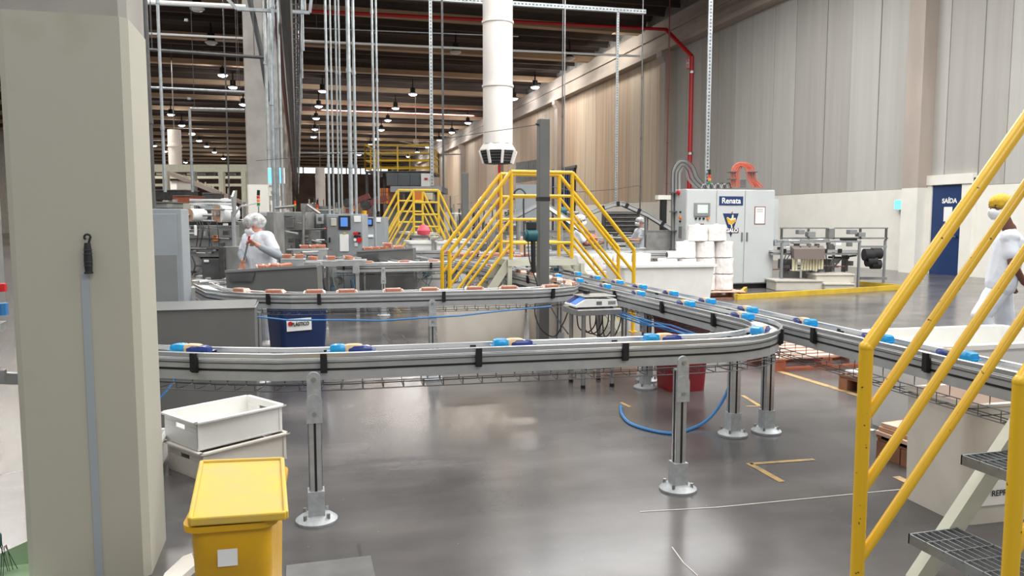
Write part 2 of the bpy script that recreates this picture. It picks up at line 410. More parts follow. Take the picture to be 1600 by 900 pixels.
lamps = [(348, 116), (364, 135), (380, 162), (267, 178), (284, 195), (300, 209), (311, 219), (323, 228), (335, 237), (349, 247), (241, 227), (258, 236), (290, 253),
         (504, 141), (645, 146), (498, 165), (618, 168), (494, 184), (606, 187), (492, 201), (596, 202), (490, 213), (588, 216), (579, 225), (561, 241),
         (836, 135), (803, 153), (731, 191), (706, 206), (686, 218), (668, 229), (652, 237), (638, 244)]
for i, q in enumerate(lamps):
    s = 'left of the near pipes' if q[0] < 400 else 'between pipe bundle and white duct' if q[0] < 630 or q[0] == 645 else 'in the row nearest the right wall'
    lst = [r for r in lamps if (r[0] < 400) == (q[0] < 400) and ((r[0] < 630 or r[0] == 645) == (q[0] < 630 or q[0] == 645))]
    lamp_at(q[0], q[1], True, i, '%s from the top %s' % (ORD[min(19, sorted(lst, key=lambda r: r[1]).index(q))], s))
for q, s in (((890, 90), 'below the second roof beam right of the white duct'), ((712, 80), 'between the blue hanging cable and the white duct'), ((308, 12), 'at the top edge above the near vertical pipe'), ((330, 65), 'left of the second pillar near the top')):
    lamp_at(*q, False, 0, s)
# white air duct
dc = at(778, 240, 15.0)
t = thing('air_duct', 'white round vertical air duct with octagonal louvred outlet, hanging from the roof', 'duct', (dc.x, 15, 2.56))
MB().cyl((dc.x, 15, 2.95), (dc.x, 15, 10.9), .295, 32).build('duct_tube', 'white_duct', t, smooth=True)
for z in (4.05, 5.28, 6.6, 7.9): MB().cyl((dc.x, 15, z), (dc.x, 15, z+.04), .315, 32).build('collar', 'white_duct', t, smooth=True)
b = MB(); b.lathe([(.3, 2.95), (.375, 2.83), (.375, 2.81), (.28, 2.79)], (dc.x, 15, 0), 8); b.build('outlet_hood', 'white_duct', t)
MB().lathe([(.36, 2.8), (.3, 2.58), (.28, 2.56)], (dc.x, 15, 0), 8).build('louvre_core', 'black', t)
for k in range(4):
    r = .372-.018*k; z = 2.78-.055*k
    MB().lathe([(r, z), (r-.006, z-.018), (r-.03, z-.018), (r-.03, z)], (dc.x, 15, 0), 8).build('louvre', 'dark_steel', t)
for k in range(8):
    a = 2*PI*k/8
    b = MB().bar((dc.x+.385*math.cos(a), 15+.385*math.sin(a), 2.81), (dc.x+.305*math.cos(a), 15+.305*math.sin(a), 2.56), .05, .03)
    b.build('outlet_rib', 'white_duct', t)
# second far duct, left bay, and far round columns
for (px, y0, y1, Y, r, lab) in ((272, 203, 262, 45, .34, 'pale round duct hanging behind the left bay, beside the thin framed pipe'), (412, 262, 372, 60, .4, 'pale cylinder tank far behind, right of the second pillar'), (500, 262, 366.2, 75, .45, 'pale round tank far behind below the bright window strip')):
    a = at(px, y0, Y); c = at(px, y1, Y)
    t = thing('round_duct', lab, 'duct', (a.x, Y, c.z))
    MB().cyl((a.x, Y, c.z), (a.x, Y, a.z), r, 16).build('duct_tube', 'white_duct', t, smooth=True)
    MB().cyl((a.x, Y, a.z), (a.x, Y, 10.9), .03, 6).build('hanger_rod', 'dark_steel', t)
    MB().cyl((a.x, Y, a.z-.9), (a.x, Y, a.z-.8), r+.04, 16).build('collar', 'white_duct', t, smooth=True)
# vertical pipes and hanging struts: (x at bottom, bottom y, depth, radius, material, label)
pipes = [(258, 300, 11, .02, 'galv', 'slim galvanised pipe hanging just right of the near pillar'),
         (240, 330, 7.8, .022, 'dark_steel', 'dark conduit running up along the right edge of the near pillar'),
         (515, 336, 13.5, .022, 'galv', 'leftmost pipe of the bundle feeding the control cabinets'),
         (522, 336, 13.6, .016, 'galv', 'thin second pipe of the bundle feeding the control cabinets'),
         (530, 336, 13.7, .016, 'galv', 'thin third pipe of the bundle feeding the control cabinets'),
         (535, 336, 13.8, .016, 'galv', 'thin fourth pipe of the bundle, just left of the thick pair'),
         (549, 336, 13.5, .036, 'galv', 'thick pipe of the bundle above the grey control cabinet with blue screen'),
         (557, 336, 13.7, .026, 'galv', 'medium pipe right beside the thick pipe of the bundle'),
         (587, 400, 14.5, .022, 'galv', 'left pipe of the pair left of the far yellow bridge'),
         (592, 330, 14.8, .02, 'galv', 'right pipe of the pair left of the far yellow bridge'),
         (675, 290, 16, .032, 'galv', 'perforated strut hanging left of the blue cable'),
         (693, 300, 16, .02, 'dark_steel', 'blue grey cable hanging right of the perforated strut'),
         (962, 320, 19.95, .033, 'galv', 'perforated strut hanging between the yellow bridge and the wall'),
         (1000, 330, 24, .025, 'dark_steel', 'slim dark conduit in front of the tan wall panels'),
         (878, 300, 24, .022, 'dark_steel', 'slim dark conduit right of the grey post'),
         (1104, 296, 14.6, .045, 'galv', 'perforated strut dropping to the cabinet with the two signs'),
         (1041, 320, 28, .03, 'red_dull', 'dull red conduit pair beside the first wall pilaster'),
         (421, 300, 15.6, .03, 'galv', 'grey pipe running down in front of the second pillar'),
         (431, 372, 14.8, .045, 'galv', 'thick greenish grey pipe right of the second pillar'),
         (437, 420, 13.9, .03, 'galv', 'slim bright pipe right of the thick greenish pipe'),
         (445, 420, 13.8, .022, 'galv', 'rightmost slim pipe beside the second pillar'),
         (301, 300, 22, .035, 'galv', 'left upright of the thin framed pipe in the left bay'),
         (359, 330, 22, .02, 'dark_steel', 'thin dark cable hanging left of the second pillar')]
for px, py, Y, r, m, lab in pipes:
    c = at(px, py, Y); top = 10.8
    if px == 301: top = at(297, 170, Y).z
    if px in (846, 962): top = at(962, 19, Y).z
    t = thing('hanging_pipe', lab, 'pipe', (c.x, Y, c.z))
    if 'perforated' in lab:
        b = MB().box(c.x-r, c.x+r, Y-.015, Y+.015, c.z, top).build('strut', m, t)
        z = c.z+.03; q = MB()
        while z < min(top, 9) : q.box(c.x-r*.35, c.x+r*.35, Y-.019, Y-.014, z, z+.035); z += .07
        q.build('slots', 'dark_steel', t, kind='stuff')
    else:
        MB().cyl((c.x, Y, c.z), (c.x, Y, top), r, 8).build('tube', m, t, smooth=True)
        for z in (c.z+.8, c.z+2.4, c.z+4.4): MB().cyl((c.x, Y, z), (c.x, Y, z+.06), r*1.35, 8).build('coupling', m, t, smooth=True)
# framed pipe horizontals and conduits across the left bay
def hpipe(a, b, r, m, lab, cat='pipe', name='crossing_pipe'):
    a, b = Vector(a), Vector(b)
    t = thing(name, lab, cat, (a+b)/2); MB().cyl(a, b, r, 8).build('tube', m, t, smooth=True)
    if abs(a.z-b.z) < 1:
        for k in (.08, .92):
            q = a+(b-a)*k; MB().cyl(q, (q.x, q.y, 10.9), .008, 5).build('hanger_rod', 'dark_steel', t)
    return t
hpipe(at(297, 170, 22), at(382, 172, 22), .035, 'galv', 'thin horizontal pipe forming the top of the frame in the left bay')
hpipe(at(222, 77, 15), at(412, 90, 15), .03, 'dark_steel', 'blue grey conduit crossing the left bay to the second pillar, upper')
hpipe(at(222, 136, 20), at(384, 144, 20), .03, 'galv', 'bright horizontal pipe crossing the left bay below the conduit')
hpipe(at(222, 52, 22), at(384, 60, 22), .03, 'white', 'thin white conduit crossing the left bay near the top')
hpipe(at(470, 64, 30), at(1000, 88, 30), .045, 'white', 'long thin white conduit running under the second roof beam')
hpipe(at(465, 43, 27), at(810, 57, 27), .02, 'galv', 'thin grey conduit running below the red pipe')
hpipe(at(468, 239, 60), at(720, 241, 60), .06, 'galv', 'far grey conduit above the yellow railed platform')
hpipe(at(222, 3, 17), at(384, 11, 17), .05, 'white', 'white cable channel at the top edge in the left bay')
# perforated cable channel at the top and the hook hangers
a, b = at(610, -6, 20), at(1008, 19, 20)
t = thing('cable_channel', 'galvanised perforated cable channel across the top of the hall', 'cable tray', a)
MB().bar(a, b, .12, .11).build('channel', 'galv', t)
q = MB()
for i in range(70):
    c = a+(b-a)*(i+.5)/70; q.cbox((c.x, c.y-.062, c.z), (.05, .004, .03))
q.build('slots', 'dark_steel', t, kind='stuff')
a, b = at(370, 14, 14), at(484, 20, 14)
t = thing('cable_channel', 'bent galvanised channel beside the top of the second pillar', 'cable tray', a)
MB().bar(a, b, .06, .05).build('channel', 'galv', t); MB().bar(b, at(487, -6, 14), .05, .05).build('channel', 'galv', t); MB().bar(a, at(353, -4, 14), .05, .05).build('channel', 'galv', t)
# red fire pipe
t = thing('fire_pipe', 'red fire main running under the roof and down the right wall', 'pipe', (16.2, 30.6, 3))
a, b, c, e = at(480, 17, 31), at(1040, 46, 31), atx(1081, 88, 16.2), atx(1081, 262, 16.2); e.y = c.y
e.z = 3.0
MB().tube([a, b], .07, 8).build('pipe_run', 'red', t, smooth=True)
MB().tube([b, c], .09, 8).build('pipe_elbow', 'red', t, smooth=True)
MB().tube([c, (c.x, c.y, .2)], .1, 8).build('pipe_drop', 'red', t, smooth=True)
for z in (4.2, 7.6): MB().cyl((c.x, c.y, z), (c.x, c.y, z+.1), .14, 8).build('pipe_clamp', 'steel', t)
s = atx(1075, 99, XW-.05)
tg = tag(MB().box(XW-.06, XW-.02, s.y-.17, s.y+.17, s.z-.22, s.z+.22).build('hydrant_sign', 'red'), 'small red hydrant sign lettered H beside the red pipe', 'sign')
text('H', .42, 'white', tg, (XW-.065, s.y, s.z), (PI/2, 0, -PI/2), .008)
hpipe(at(468, 171, 62), at(754, 182, 62), .06, 'red_dull', 'distant red pipe crossing below the far roof beams')
hpipe((at(780, 260, 30).x, 30, .3), (at(780, 260, 30).x, 30, 3.8), .05, 'red', 'thin vertical red pipe behind the duct outlet')
# receding cable trays over the pillar row
t = thing('cable_tray_rack', 'long cable tray rack with hangers receding past the second pillar', 'cable tray', (0, 18, 4.5))
for z, x in ((8.4, .05), (7.2, .05), (5.6, .0)):
    MB().box(x-.16, x-.13, 12, 110, z, z+.09).box(x+.13, x+.16, 12, 110, z, z+.09).build('side_rail', 'machine_dark', t)
    q = MB(); y = 12
    while y < 90: q.box(x-.14, x+.14, y, y+.03, z+.02, z+.04); y += .5
    q.build('rungs', 'dark_steel', t, kind='stuff')
y = 13.5
while y < 110:
    MB().tube([(-.12, y, 8.7), (-.12, y, 4.9), (.2, y, 4.9), (.2, y, 8.7)], .02, 4).box(-.13, -.1, y, y+.03, 8.7, 10.4).build('hanger', 'galv', t); y += 3.2
MB().cyl((-.28, 9, 8.0), (-.28, 120, 8.0), .14, 8).cyl((-.3, 9, 5.6), (-.3, 120, 5.6), .1, 8).build('rust_red_pipe', 'red_dull', t)
MB().cyl((-.2, 9, 6.6), (-.2, 120, 6.6), .12, 8).cyl((.0, 9, 6.3), (.0, 120, 6.3), .09, 8).cyl((-.1, 9, 4.7), (-.1, 120, 4.7), .1, 8).build('cable_bundle', 'cable_dark', t)
# thick curved cable down the second pillar
pts = [at(388, -10, 16), at(398, 35, 16), at(408, 80, 16), at(415, 125, 16), at(422, 160, 16)]
tag(MB().tube(pts, .05, 8).build('drooping_cable', 'cable_dark', smooth=True), 'thick dark cable curving down across the second pillar', 'cable')
# string wire with knots
pts = [at(395+i*40, 250+(i % 2)-(i*5.2), 8.6-.05*i) for i in range(12)]
tag(MB().tube([at(400, 251, 14), at(500, 243, 13), at(620, 228, 12), at(700, 216, 11), at(763, 206, 10), at(793, 202, 9.5), at(838, 195, 8)], .004, 4).build('guy_wire', 'cable_dark'), 'thin knotted wire strung from the grey post towards the second pillar', 'wire')
pts = [at(862, 292, 11), at(905, 300, 14), at(960, 296, 18), at(998, 290, 24)]
tag(MB().tube(pts, .006, 4).build('guy_wire', 'cable_dark'), 'thin sagging wire in front of the tan wall panels', 'wire')
# ceiling fan
c = at(650, 226, 55)
t = thing('ceiling_fan', 'ceiling fan hanging among the far roof lamps', 'fan', c)
MB().cyl(c, c+Vector((0, 0, .35)), .18, 10).cyl(c, c+Vector((0, 0, 3.5)), .03, 6).build('motor', 'fan_blade', t)
for k in range(3):
    a = 2*PI*k/3+1.7
    MB().bar(c, c+Vector((math.cos(a)*1.5, math.sin(a)*1.5, .1)), .28, .03).build('blade', 'fan_blade', t)

# ================================================================== CONVEYORS
def arc(cx, cy, r, a0, a1, n=8):
    return [(cx+r*math.cos(math.radians(a0+(a1-a0)*i/n)), cy+r*math.sin(math.radians(a0+(a1-a0)*i/n))) for i in range(n+1)]
def plen(path):
    L = [0]
    for a, b in zip(path, path[1:]): L.append(L[-1]+math.dist(a, b))
    return L
def along(path, t):
    L = plen(path)
    for i in range(len(path)-1):
        if t <= L[i+1] or i == len(path)-2:
            u = (t-L[i])/(L[i+1]-L[i]); a, b = Vector(path[i]), Vector(path[i+1]); d = (b-a).normalized()
            return a+(b-a)*u, d
def offs(path, o):
    P = [Vector(p) for p in path]; out = []
    for i, p in enumerate(P):
        d1 = (P[i]-P[i-1]).normalized() if i else (P[1]-P[0]).normalized(); d2 = (P[i+1]-P[i]).normalized() if i < len(P)-1 else d1
        d = (d1+d2).normalized(); out.append(p+Vector((d.y, -d.x))*o)
    return out
def rect(a0, a1, z0, z1): return [(a0, z0), (a1, z0), (a1, z1), (a0, z1)]
def foot(b_parent, x, y):
    f = MB().lathe([(.098, 0), (.1, .012), (.075, .03), (.045, .036)], (x, y, 0), 20).cbox((x, y, .09), (.078, .078, .13)).build('foot_plate', 'cast', b_parent, smooth=True)
    for k in range(4):
        a = PI/4+k*PI/2
        MB().cyl((x+.075*math.cos(a), y+.075*math.sin(a), .02), (x+.075*math.cos(a), y+.075*math.sin(a), .048), .009, 6).build('anchor_bolt', 'steel', b_parent)
def leg(parent, x, y, top=.66, side=None, wd=.058):
    p = MB().cbox((x, y, (top+.05)/2), (wd, wd, top-.05)).build('support_leg', 'alu', parent, bevel=.006)
    h = wd/2+.0012; q = MB()
    for sx, sy in ((0, -1), (-1, 0), (1, 0), (0, 1)):
        q.cbox((x+sx*h, y+sy*h, top/2+.07), (.011 if sx == 0 else .002, .011 if sy == 0 else .002, top-.16))
    q.build('slot_strip', 'black', p, kind='stuff')
    foot(p, x, y)
    if side:
        n = 10; sx, sy = side
        def plate(z0, z1, wd2, off, th):
            prof = [(-wd2, z0), (wd2, z0)]+[(wd2*math.cos(PI*i/n), z1-wd2+wd2*math.sin(PI*i/n)) for i in range(n+1)]
            if sy: return MB().prism([(x+a, z) for a, z in prof], y+sy*off, y+sy*(off+th), 'y')
            return MB().prism([(y+a, z) for a, z in prof], x+sx*off, x+sx*(off+th), 'x')
        plate(.49, .63, .036, wd/2+.001, .012).build('lower_bracket', 'cast', p)
        plate(.58, .735, .032, wd/2-.004, .012).build('upper_bracket', 'cast', p)
        for z in (.535, .7):
            o = wd/2+.018
            MB().cyl((x+sx*(o-.014), y+sy*(o-.014), z), (x+sx*o, y+sy*o, z), .011, 8).build('bolt', 'steel', p)
    return p
def conveyor(name, label, path, clips=(), legs=(), zb=.775, hw=.075, tray=True, group=None, rung=.1, wide=False, tz=0):
    L = plen(path); t = thing(name, label, 'conveyor', (path[0][0], path[0][1], 0), group)
    dz = zb-.775
    MB().sweep(path, [(-hw, .665+dz), (hw, .665+dz), (hw, .765+dz), (hw-.012, .765+dz), (hw-.012, .77+dz), (-hw+.012, .77+dz), (-hw+.012, .765+dz), (-hw, .765+dz)]).build('beam', 'alu_matte', t)
    MB().sweep(path, rect(-.045, .045, .77+dz, .776+dz)).build('belt_chain', 'belt', t)
    for s in (-1, 1):
        a, b = sorted((s*(hw+.0005), s*(hw+.0025)))
        MB().sweep(path, rect(a, b, .712+dz, .723+dz)).build('slot_strip', 'black', t)
        MB().sweep(path, rect(a, b, .748+dz, .753+dz)).build('edge_groove', 'dark_steel', t)
        g0, g1 = sorted((s*(hw+.006), s*(hw+.016)))
        MB().sweep(path, [(g0, .778+dz), (g1, .778+dz), (g1, .80+dz), ((g0+g1)/2, .804+dz), (g0, .80+dz)]).build('guide_rail', 'alu', t)
    for c in clips:
        for s in (-1, 1):
            p, d = along(path, c); n = Vector((d.y, -d.x))*s; rz = math.atan2(d.y, d.x)
            b = MB(); m = p+n*(hw+.012)
            b.cbox((m.x, m.y, .745+dz), (.032, .014, .085), rz); m = p+n*(hw+.024); b.cbox((m.x, m.y, .755+dz), (.03, .014, .09), rz)
            b.build('rail_clip', 'black', t)
    if tray:
        U = ((-.11, .645), (-.11, .59), (.08, .59), (.08, .645)) if wide else ((-.055, .652), (-.055, .614), (.078, .614), (.078, .652))
        for o, z in (U if not wide else U+((-.02, .588), (-.06, .588))):
            MB().tube([(q.x, q.y, z+dz+tz) for q in offs(path, o)], .0028, 4).build('tray_wire', 'dark_steel', t)
        b = MB(); s = rung/2
        while s < L[-1]:
            p, d = along(path, s); n = Vector((d.y, -d.x))
            b.tube([(p.x+n.x*o, p.y+n.y*o, z+dz+tz) for o, z in U], .0028, 4); s += rung
        b.build('tray_rungs', 'dark_steel', t, kind='stuff')
    for l in legs: leg(t, *l)
    return t
# front lane: behind the pillar, along the front, round the right-hand bend, back to the far machines
XA = 2.88
front = [(-1.5, 5.6), (-1.42, 5.1), (-1.24, 4.7), (-1.0, 4.4), (-.72, 4.2), (-.42, 4.05), (-.1, 3.93), (.25, 3.885), (1.0, 3.85), (1.95, 3.795)]
front += [(2.2+.68*math.sin(math.radians(a)), 4.47-.68*math.cos(math.radians(a))) for a in range(2, 90, 8)]+[(XA, 5.2), (XA, 7), (XA, 9), (XA, 11), (XA, 12.9)]
Lf = plen(front)
def s_of_x(path, fn):      # distance along the path at the first point where fn holds
    L = plen(path); s = 0
    while s < L[-1]:
        p, d = along(path, s)
        if fn(p): return s
        s += .01
    return s
clipx = [gnd(px, py, .74).x for px, py in ((318, 565), (505, 561), (731, 549), (946, 540))]
clips = [s_of_x(front, lambda p, x=x: p.x >= x) for x in clipx]
clips += [s_of_x(front, lambda p: p.x > 2.7), s_of_x(front, lambda p: p.x > 2.6 and p.y > 4.75)]
clips += [s_of_x(front, lambda p, v=v: p.x > 2.6 and p.y > v) for v in (5.55, 6.5, 7.7, 9, 10.5)]
conv_front = conveyor('bend_conveyor', 'aluminium chain conveyor curving across the foreground and back beside the red bin', front, clips,
    [(.055, 3.72, .66, (0, -1)), (1.94, 3.64, .66, (0, -1)), (2.80, 4.5, .66, None, .066), (3.06, 4.5, .66, None, .066), (2.86, 5.99, .64, (-1, 0)), (3.0, 6.25, .64), (XA, 8.3, .64), (XA, 10.4, .64)])
laneB = [(3.0, 1.2), (3.04, 3.0), (3.1, 4.4), (3.17, 6.5), (3.21, 8.5), (3.24, 11), (3.26, 12.9)]
clips = [s_of_x(laneB, lambda p, v=v: p.y > v) for v in (2.0, 2.75, 3.05, 3.75, 4.55, 5.3, 6.2, 7.4, 9)]
clips = [s_of_x(laneB, lambda p, v=v: p.y > v) for v in (2.1, 3.02, 3.93, 4.95, 6.2, 7.5, 9, 10.5)]
conveyor('straight_conveyor', 'straight aluminium conveyor running from behind the yellow stair rails to the far bridge', laneB, clips,
    [(3.14, 2.2, .66, (-1, 0)), (3.2, 7.2, .66), (3.24, 9.9, .66)], rung=.12, tz=-.02, wide=True)
mid = [(-.95, 8.4), (-.78, 7.75), (-.6, 7.45), (-.35, 7.2), (-.05, 7.06), (.3, 7.0), (1.2, 6.96), (2.1, 6.94), (2.35, 6.99), (2.53, 7.1), (2.64, 7.28), (2.68, 7.5), (2.68, 8.4), (2.62, 10), (2.5, 12), (2.45, 12.9)]
clips = [s_of_x(mid, lambda p, x=gnd(px, 463, .74).x: p.x >= x) for px in (427, 498, 689, 870)]
clips += [s_of_x(mid, lambda p, v=v: p.x > 2.5 and p.y > v) for v in (7.6, 8.6, 9.8)]
conveyor('middle_conveyor', 'aluminium conveyor carrying brown packs in the middle of the floor', mid, clips,
    [(-.36, 7.12, .64), (1.15, 6.84, .64, (0, -1)), (2.6, 8.1, .64), (2.5, 10.5, .64)])
back = [(.3, 11.9), (1.2, 11.85), (2.0, 11.9), (2.4, 12.3)]
conveyor('rear_conveyor', 'conveyor carrying brown packs in front of the dark slanted guard', [(.55, 11.75), (1.2, 11.7), (2.0, 11.74), (2.32, 11.8)], [.1, 1.4], [(1.22, 11.62, .64, (0, -1))])
conveyor('cross_conveyor', 'horizontal conveyor running behind the yellow bridge to the tall cabinet', [(2.75, 13.3), (4.5, 13.3), (7.25, 13.3)], [.3, 1.6, 3.25], [(3.4, 13.3, .64), (5.9, 13.3, .64)], zb=.83, tray=False)
for i in range(3):
    conveyor('feeder_conveyor', '%s of the three short feeder conveyors behind the left bridge stair' % ['leftmost', 'middle', 'rightmost'][i], [(.9+.45*i, 16), (1.15+.4*i, 14), (1.45+.34*i, 12.3)], [.8, 2.4], [(1.2+.4*i, 13.8, .64)], tray=False)

# blue cables in the tray under the return lane, hoses
for i in range(4):
    pts = [(XA-.16+.02*i+.02*math.sin(k*1.3+i), 4.9+k*.45, .6+.018*math.sin(k*2.1+i*2)+.006*i) for k in range(8)]
    tag(MB().tube(pts, .007, 5).build('blue_air_line', 'blue_hose', smooth=True), '%s of four blue air lines lying in the tray under the return conveyor' % ['leftmost', 'second from left', 'third from left', 'rightmost'][i], 'hose')
pts = [(-.45, 7.0, .62), (-.1, 6.86, .585), (.35, 6.82, .575), (.7, 6.8, .56), (1.0, 6.8, .57), (1.4, 6.8, .58), (1.8, 6.82, .61), (2.3, 6.88, .63)]
tag(MB().tube(pts, .008, 5).build('blue_air_line', 'blue_hose', smooth=True), 'long blue air line sagging along the tray of the middle conveyor', 'hose')
def smooth_pts(P, n=5):
    P = [Vector(p) for p in P]; out = []
    for i in range(len(P)-1):
        p0, p1, p2, p3 = P[max(i-1, 0)], P[i], P[i+1], P[min(i+2, len(P)-1)]
        for k in range(n):
            t = k/n; out.append(.5*((2*p1)+(-p0+p2)*t+(2*p0-5*p1+4*p2-p3)*t*t+(-p0+3*p1-3*p2+p3)*t**3))
    return out+[P[-1]]
hose = smooth_pts([gnd(970, 634, .012), gnd(972, 648, .012), gnd(990, 664, .012), gnd(1045, 677, .012), gnd(1085, 668, .012), at(1112, 650, 4.75), at(1135, 615, 4.75), at(1143, 580, 4.75), at(1144, 555, 4.75)])
tag(MB().tube(hose, .011, 6).build('floor_hose', 'blue_hose', smooth=True), 'blue hose looping over the floor below the conveyor bend', 'hose')
tag(MB().tube(smooth_pts([at(250, 622, 4.9), at(262, 608, 4.9), at(272, 594, 4.9), at(277, 586, 4.9)]), .006, 5).build('blue_air_line', 'blue_hose'), 'short blue line hanging below the conveyor beside the near pillar', 'hose')

# ================================================================== PACKS
def blue_pack(loc, ang, label, group, s=1.0, flip=False):
    t = thing('blue_pack', label, 'pack', loc, group)
    x, y, z = loc
    def part(x0, x1, hh, wd, m, name, cr=0):
        n = 10; prof = []
        b = MB(); ks = 6
        rings = []
        for i in range(ks+1):
            u = i/ks; xx = x0+(x1-x0)*u
            f = 1-cr*.35*abs(2*u-1)**4
            rings.append([(xx, wd*f*max(-.92, min(.92, 1.15*math.cos(2*PI*k/n+.3))), hh/2+hh/2*f*max(-.95, min(.95, 1.15*math.sin(2*PI*k/n+.3)))) for k in range(n)])
        vs = [p for r in rings for p in r]
        fs = [(i*n+k, i*n+(k+1) % n, (i+1)*n+(k+1) % n, (i+1)*n+k) for i in range(ks) for k in range(n)]+[tuple(range(n-1, -1, -1)), tuple(ks*n+k for k in range(n))]
        b.add(vs, fs); R = Matrix.Rotation(ang, 4, 'Z'); b.xf(Matrix.Translation(loc) @ R)
        b.build(name, m, t, smooth=True)
    part(-.1, .03, .046, .036, 'pack_blue', 'wrapper', 1)
    part(.03, .105, .053, .038, 'pack_cyan', 'end_flap', .6)
    part(-.05, .036, .053, .031, 'pack_tan', 'product_window', .4)
    for e, mm in ((.112, 'pack_cyan'), (-.108, 'pack_blue')):
        b = MB().cbox((e, 0, .02), (.02, .06, .003)); b.xf(Matrix.Translation(loc) @ Matrix.Rotation(ang, 4, 'Z')); b.build('crimped_end', mm, t)
    return t
for i, (px, py) in enumerate(((300, 545), (547, 541), (789, 531), (1009, 521))):
    gx = gnd(px, py, .80).x; s = s_of_x(front, lambda p: p.x >= gx); p, d = along(front, s)
    blue_pack((p.x, p.y, .777), math.atan2(d.y, d.x)+PI, 'blue pack with cyan end, %s from left on the foreground conveyor' % ORD[i], 'blue packs on the foreground conveyor')
p, d = along(front, s_of_x(front, lambda p: p.x > 2.62))
blue_pack((p.x, p.y, .777), math.atan2(d.y, d.x)+PI, 'blue pack turning on the right-hand bend of the conveyor', 'blue packs on the foreground conveyor')
for i, (px, py) in enumerate(((1189, 492), (1100, 473), (1032, 457), (975, 446), (932, 437), (895, 430), (863, 422))):
    g = gnd(px, py, .805)
    blue_pack((XA, g.y+.02, .777), -PI/2+random.uniform(-.06, .06), 'blue pack, %s from the bend on the return lane' % ORD[i], 'blue packs on the return lane')
for i, (px, py) in enumerate(((1550, 552), (1433, 525), (1312, 501), (1218, 482), (1144, 469), (1082, 457), (1033, 447), (989, 440), (952, 433), (921, 427), (895, 420))):
    g = gnd(px, py, .805); xx = along(laneB, s_of_x(laneB, lambda p: p.y > g.y))[0].x
    blue_pack((xx, g.y+.03, .777), -PI/2+random.uniform(-.08, .08), 'blue pack, %s from the near end of the straight outer lane' % ORD[i], 'blue packs on the outer lane')
_bp = []
def brown_pack(loc, ang, label, group):
    if not _bp:
        t = thing('brown_pack', label, 'pack', (0, 0, 0))
        MB().box(-.068, .068, -.042, .042, .004, .05).build('block', 'brown_pack', t, bevel=.006)
        b = MB()
        for s in (-1, 1):
            b.add([(s*.069, -.035, .0), (s*.069, .035, .0), (s*.069, .03, .05), (s*.069, -.03, .05), (s*.096, -.04, .022), (s*.096, .04, .03), (s*.09, .0, .045)], [(0, 1, 5, 4), (3, 2, 5, 6), (0, 3, 6, 4), (4, 5, 6)])
        b.box(-.07, .07, -.036, .036, .05, .053).build('clear_wrapper', 'clear_wrap', t)
        t.location = loc; _bp.append(t)
        t.rotation_euler = (0, 0, ang); t['group'] = group
        return t
    return dup(_bp[0], loc, label, group, ang)
mp = [(380, 450), (430, 453), (490, 455), (540, 455), (612, 455), (667, 453), (738, 452), (790, 450), (855, 448)]
for i, (px, py) in enumerate(mp):
    gx = gnd(px, py, .80).x; s = s_of_x(mid, lambda p: p.x >= gx and p.y < 7.9); p, d = along(mid, s)
    brown_pack((p.x, p.y, .777), math.atan2(d.y, d.x)+random.uniform(-.1, .1), 'brown wrapped pack, %s from left on the middle conveyor' % ORD[i], 'brown packs on the middle conveyor')
for i, v in enumerate((7.25, 7.45, 7.8, 8.15, 8.6, 9.1, 9.7, 10.4)):
    p, d = along(mid, s_of_x(mid, lambda p: p.x > 2.4 and p.y > v))
    brown_pack((p.x, p.y, .777), math.atan2(d.y, d.x), 'brown wrapped pack, %s back from the right bend of the middle conveyor' % ORD[i], 'brown packs behind the scale')
rc = [(.55, 11.75), (1.2, 11.7), (2.2, 11.8)]
for i, x in enumerate((.62, 1.0, 1.55, 2.0)):
    brown_pack((x, 11.74, .777), .05, 'brown wrapped pack, %s from left on the rear conveyor' % ORD[i], 'brown packs on the rear conveyor')

# ================================================================== YELLOW BRIDGES AND STAIR
def rail_set(t, y, xs, zs, m, r, n=10, gap=.29):
    # xs = left newel, platform left, platform right, right newel; zs = platform rail top z, newel top z
    xl, a, b, xr = xs; zt, zn = zs
    for x in (a, b): MB().cyl((x, y, zt-1.06), (x, y, zt), r*1.05, n).build('post', m, t, smooth=True)
    for k in range(4):
        MB().cyl((a, y, zt-k*gap), (b, y, zt-k*gap), r*(1 if k == 0 else .8), n).build('platform_rail', m, t, smooth=True)
    for x, xn in ((a, xl), (b, xr)):
        if xn is None: continue
        MB().cyl((xn, y, 0), (xn, y, zn), r*1.05, n).build('post', m, t, smooth=True)
        MB().cbox((xn, y, .004), (.1, .1, .008)).build('base_plate', m, t)
        for k in range(4):
            z0, z1 = zt-k*gap, zn-k*gap
            MB().cyl((x, y, z0), (xn, y, z1), r*(1.05 if k == 0 else .8), n).build('sloping_rail', m, t, smooth=True)
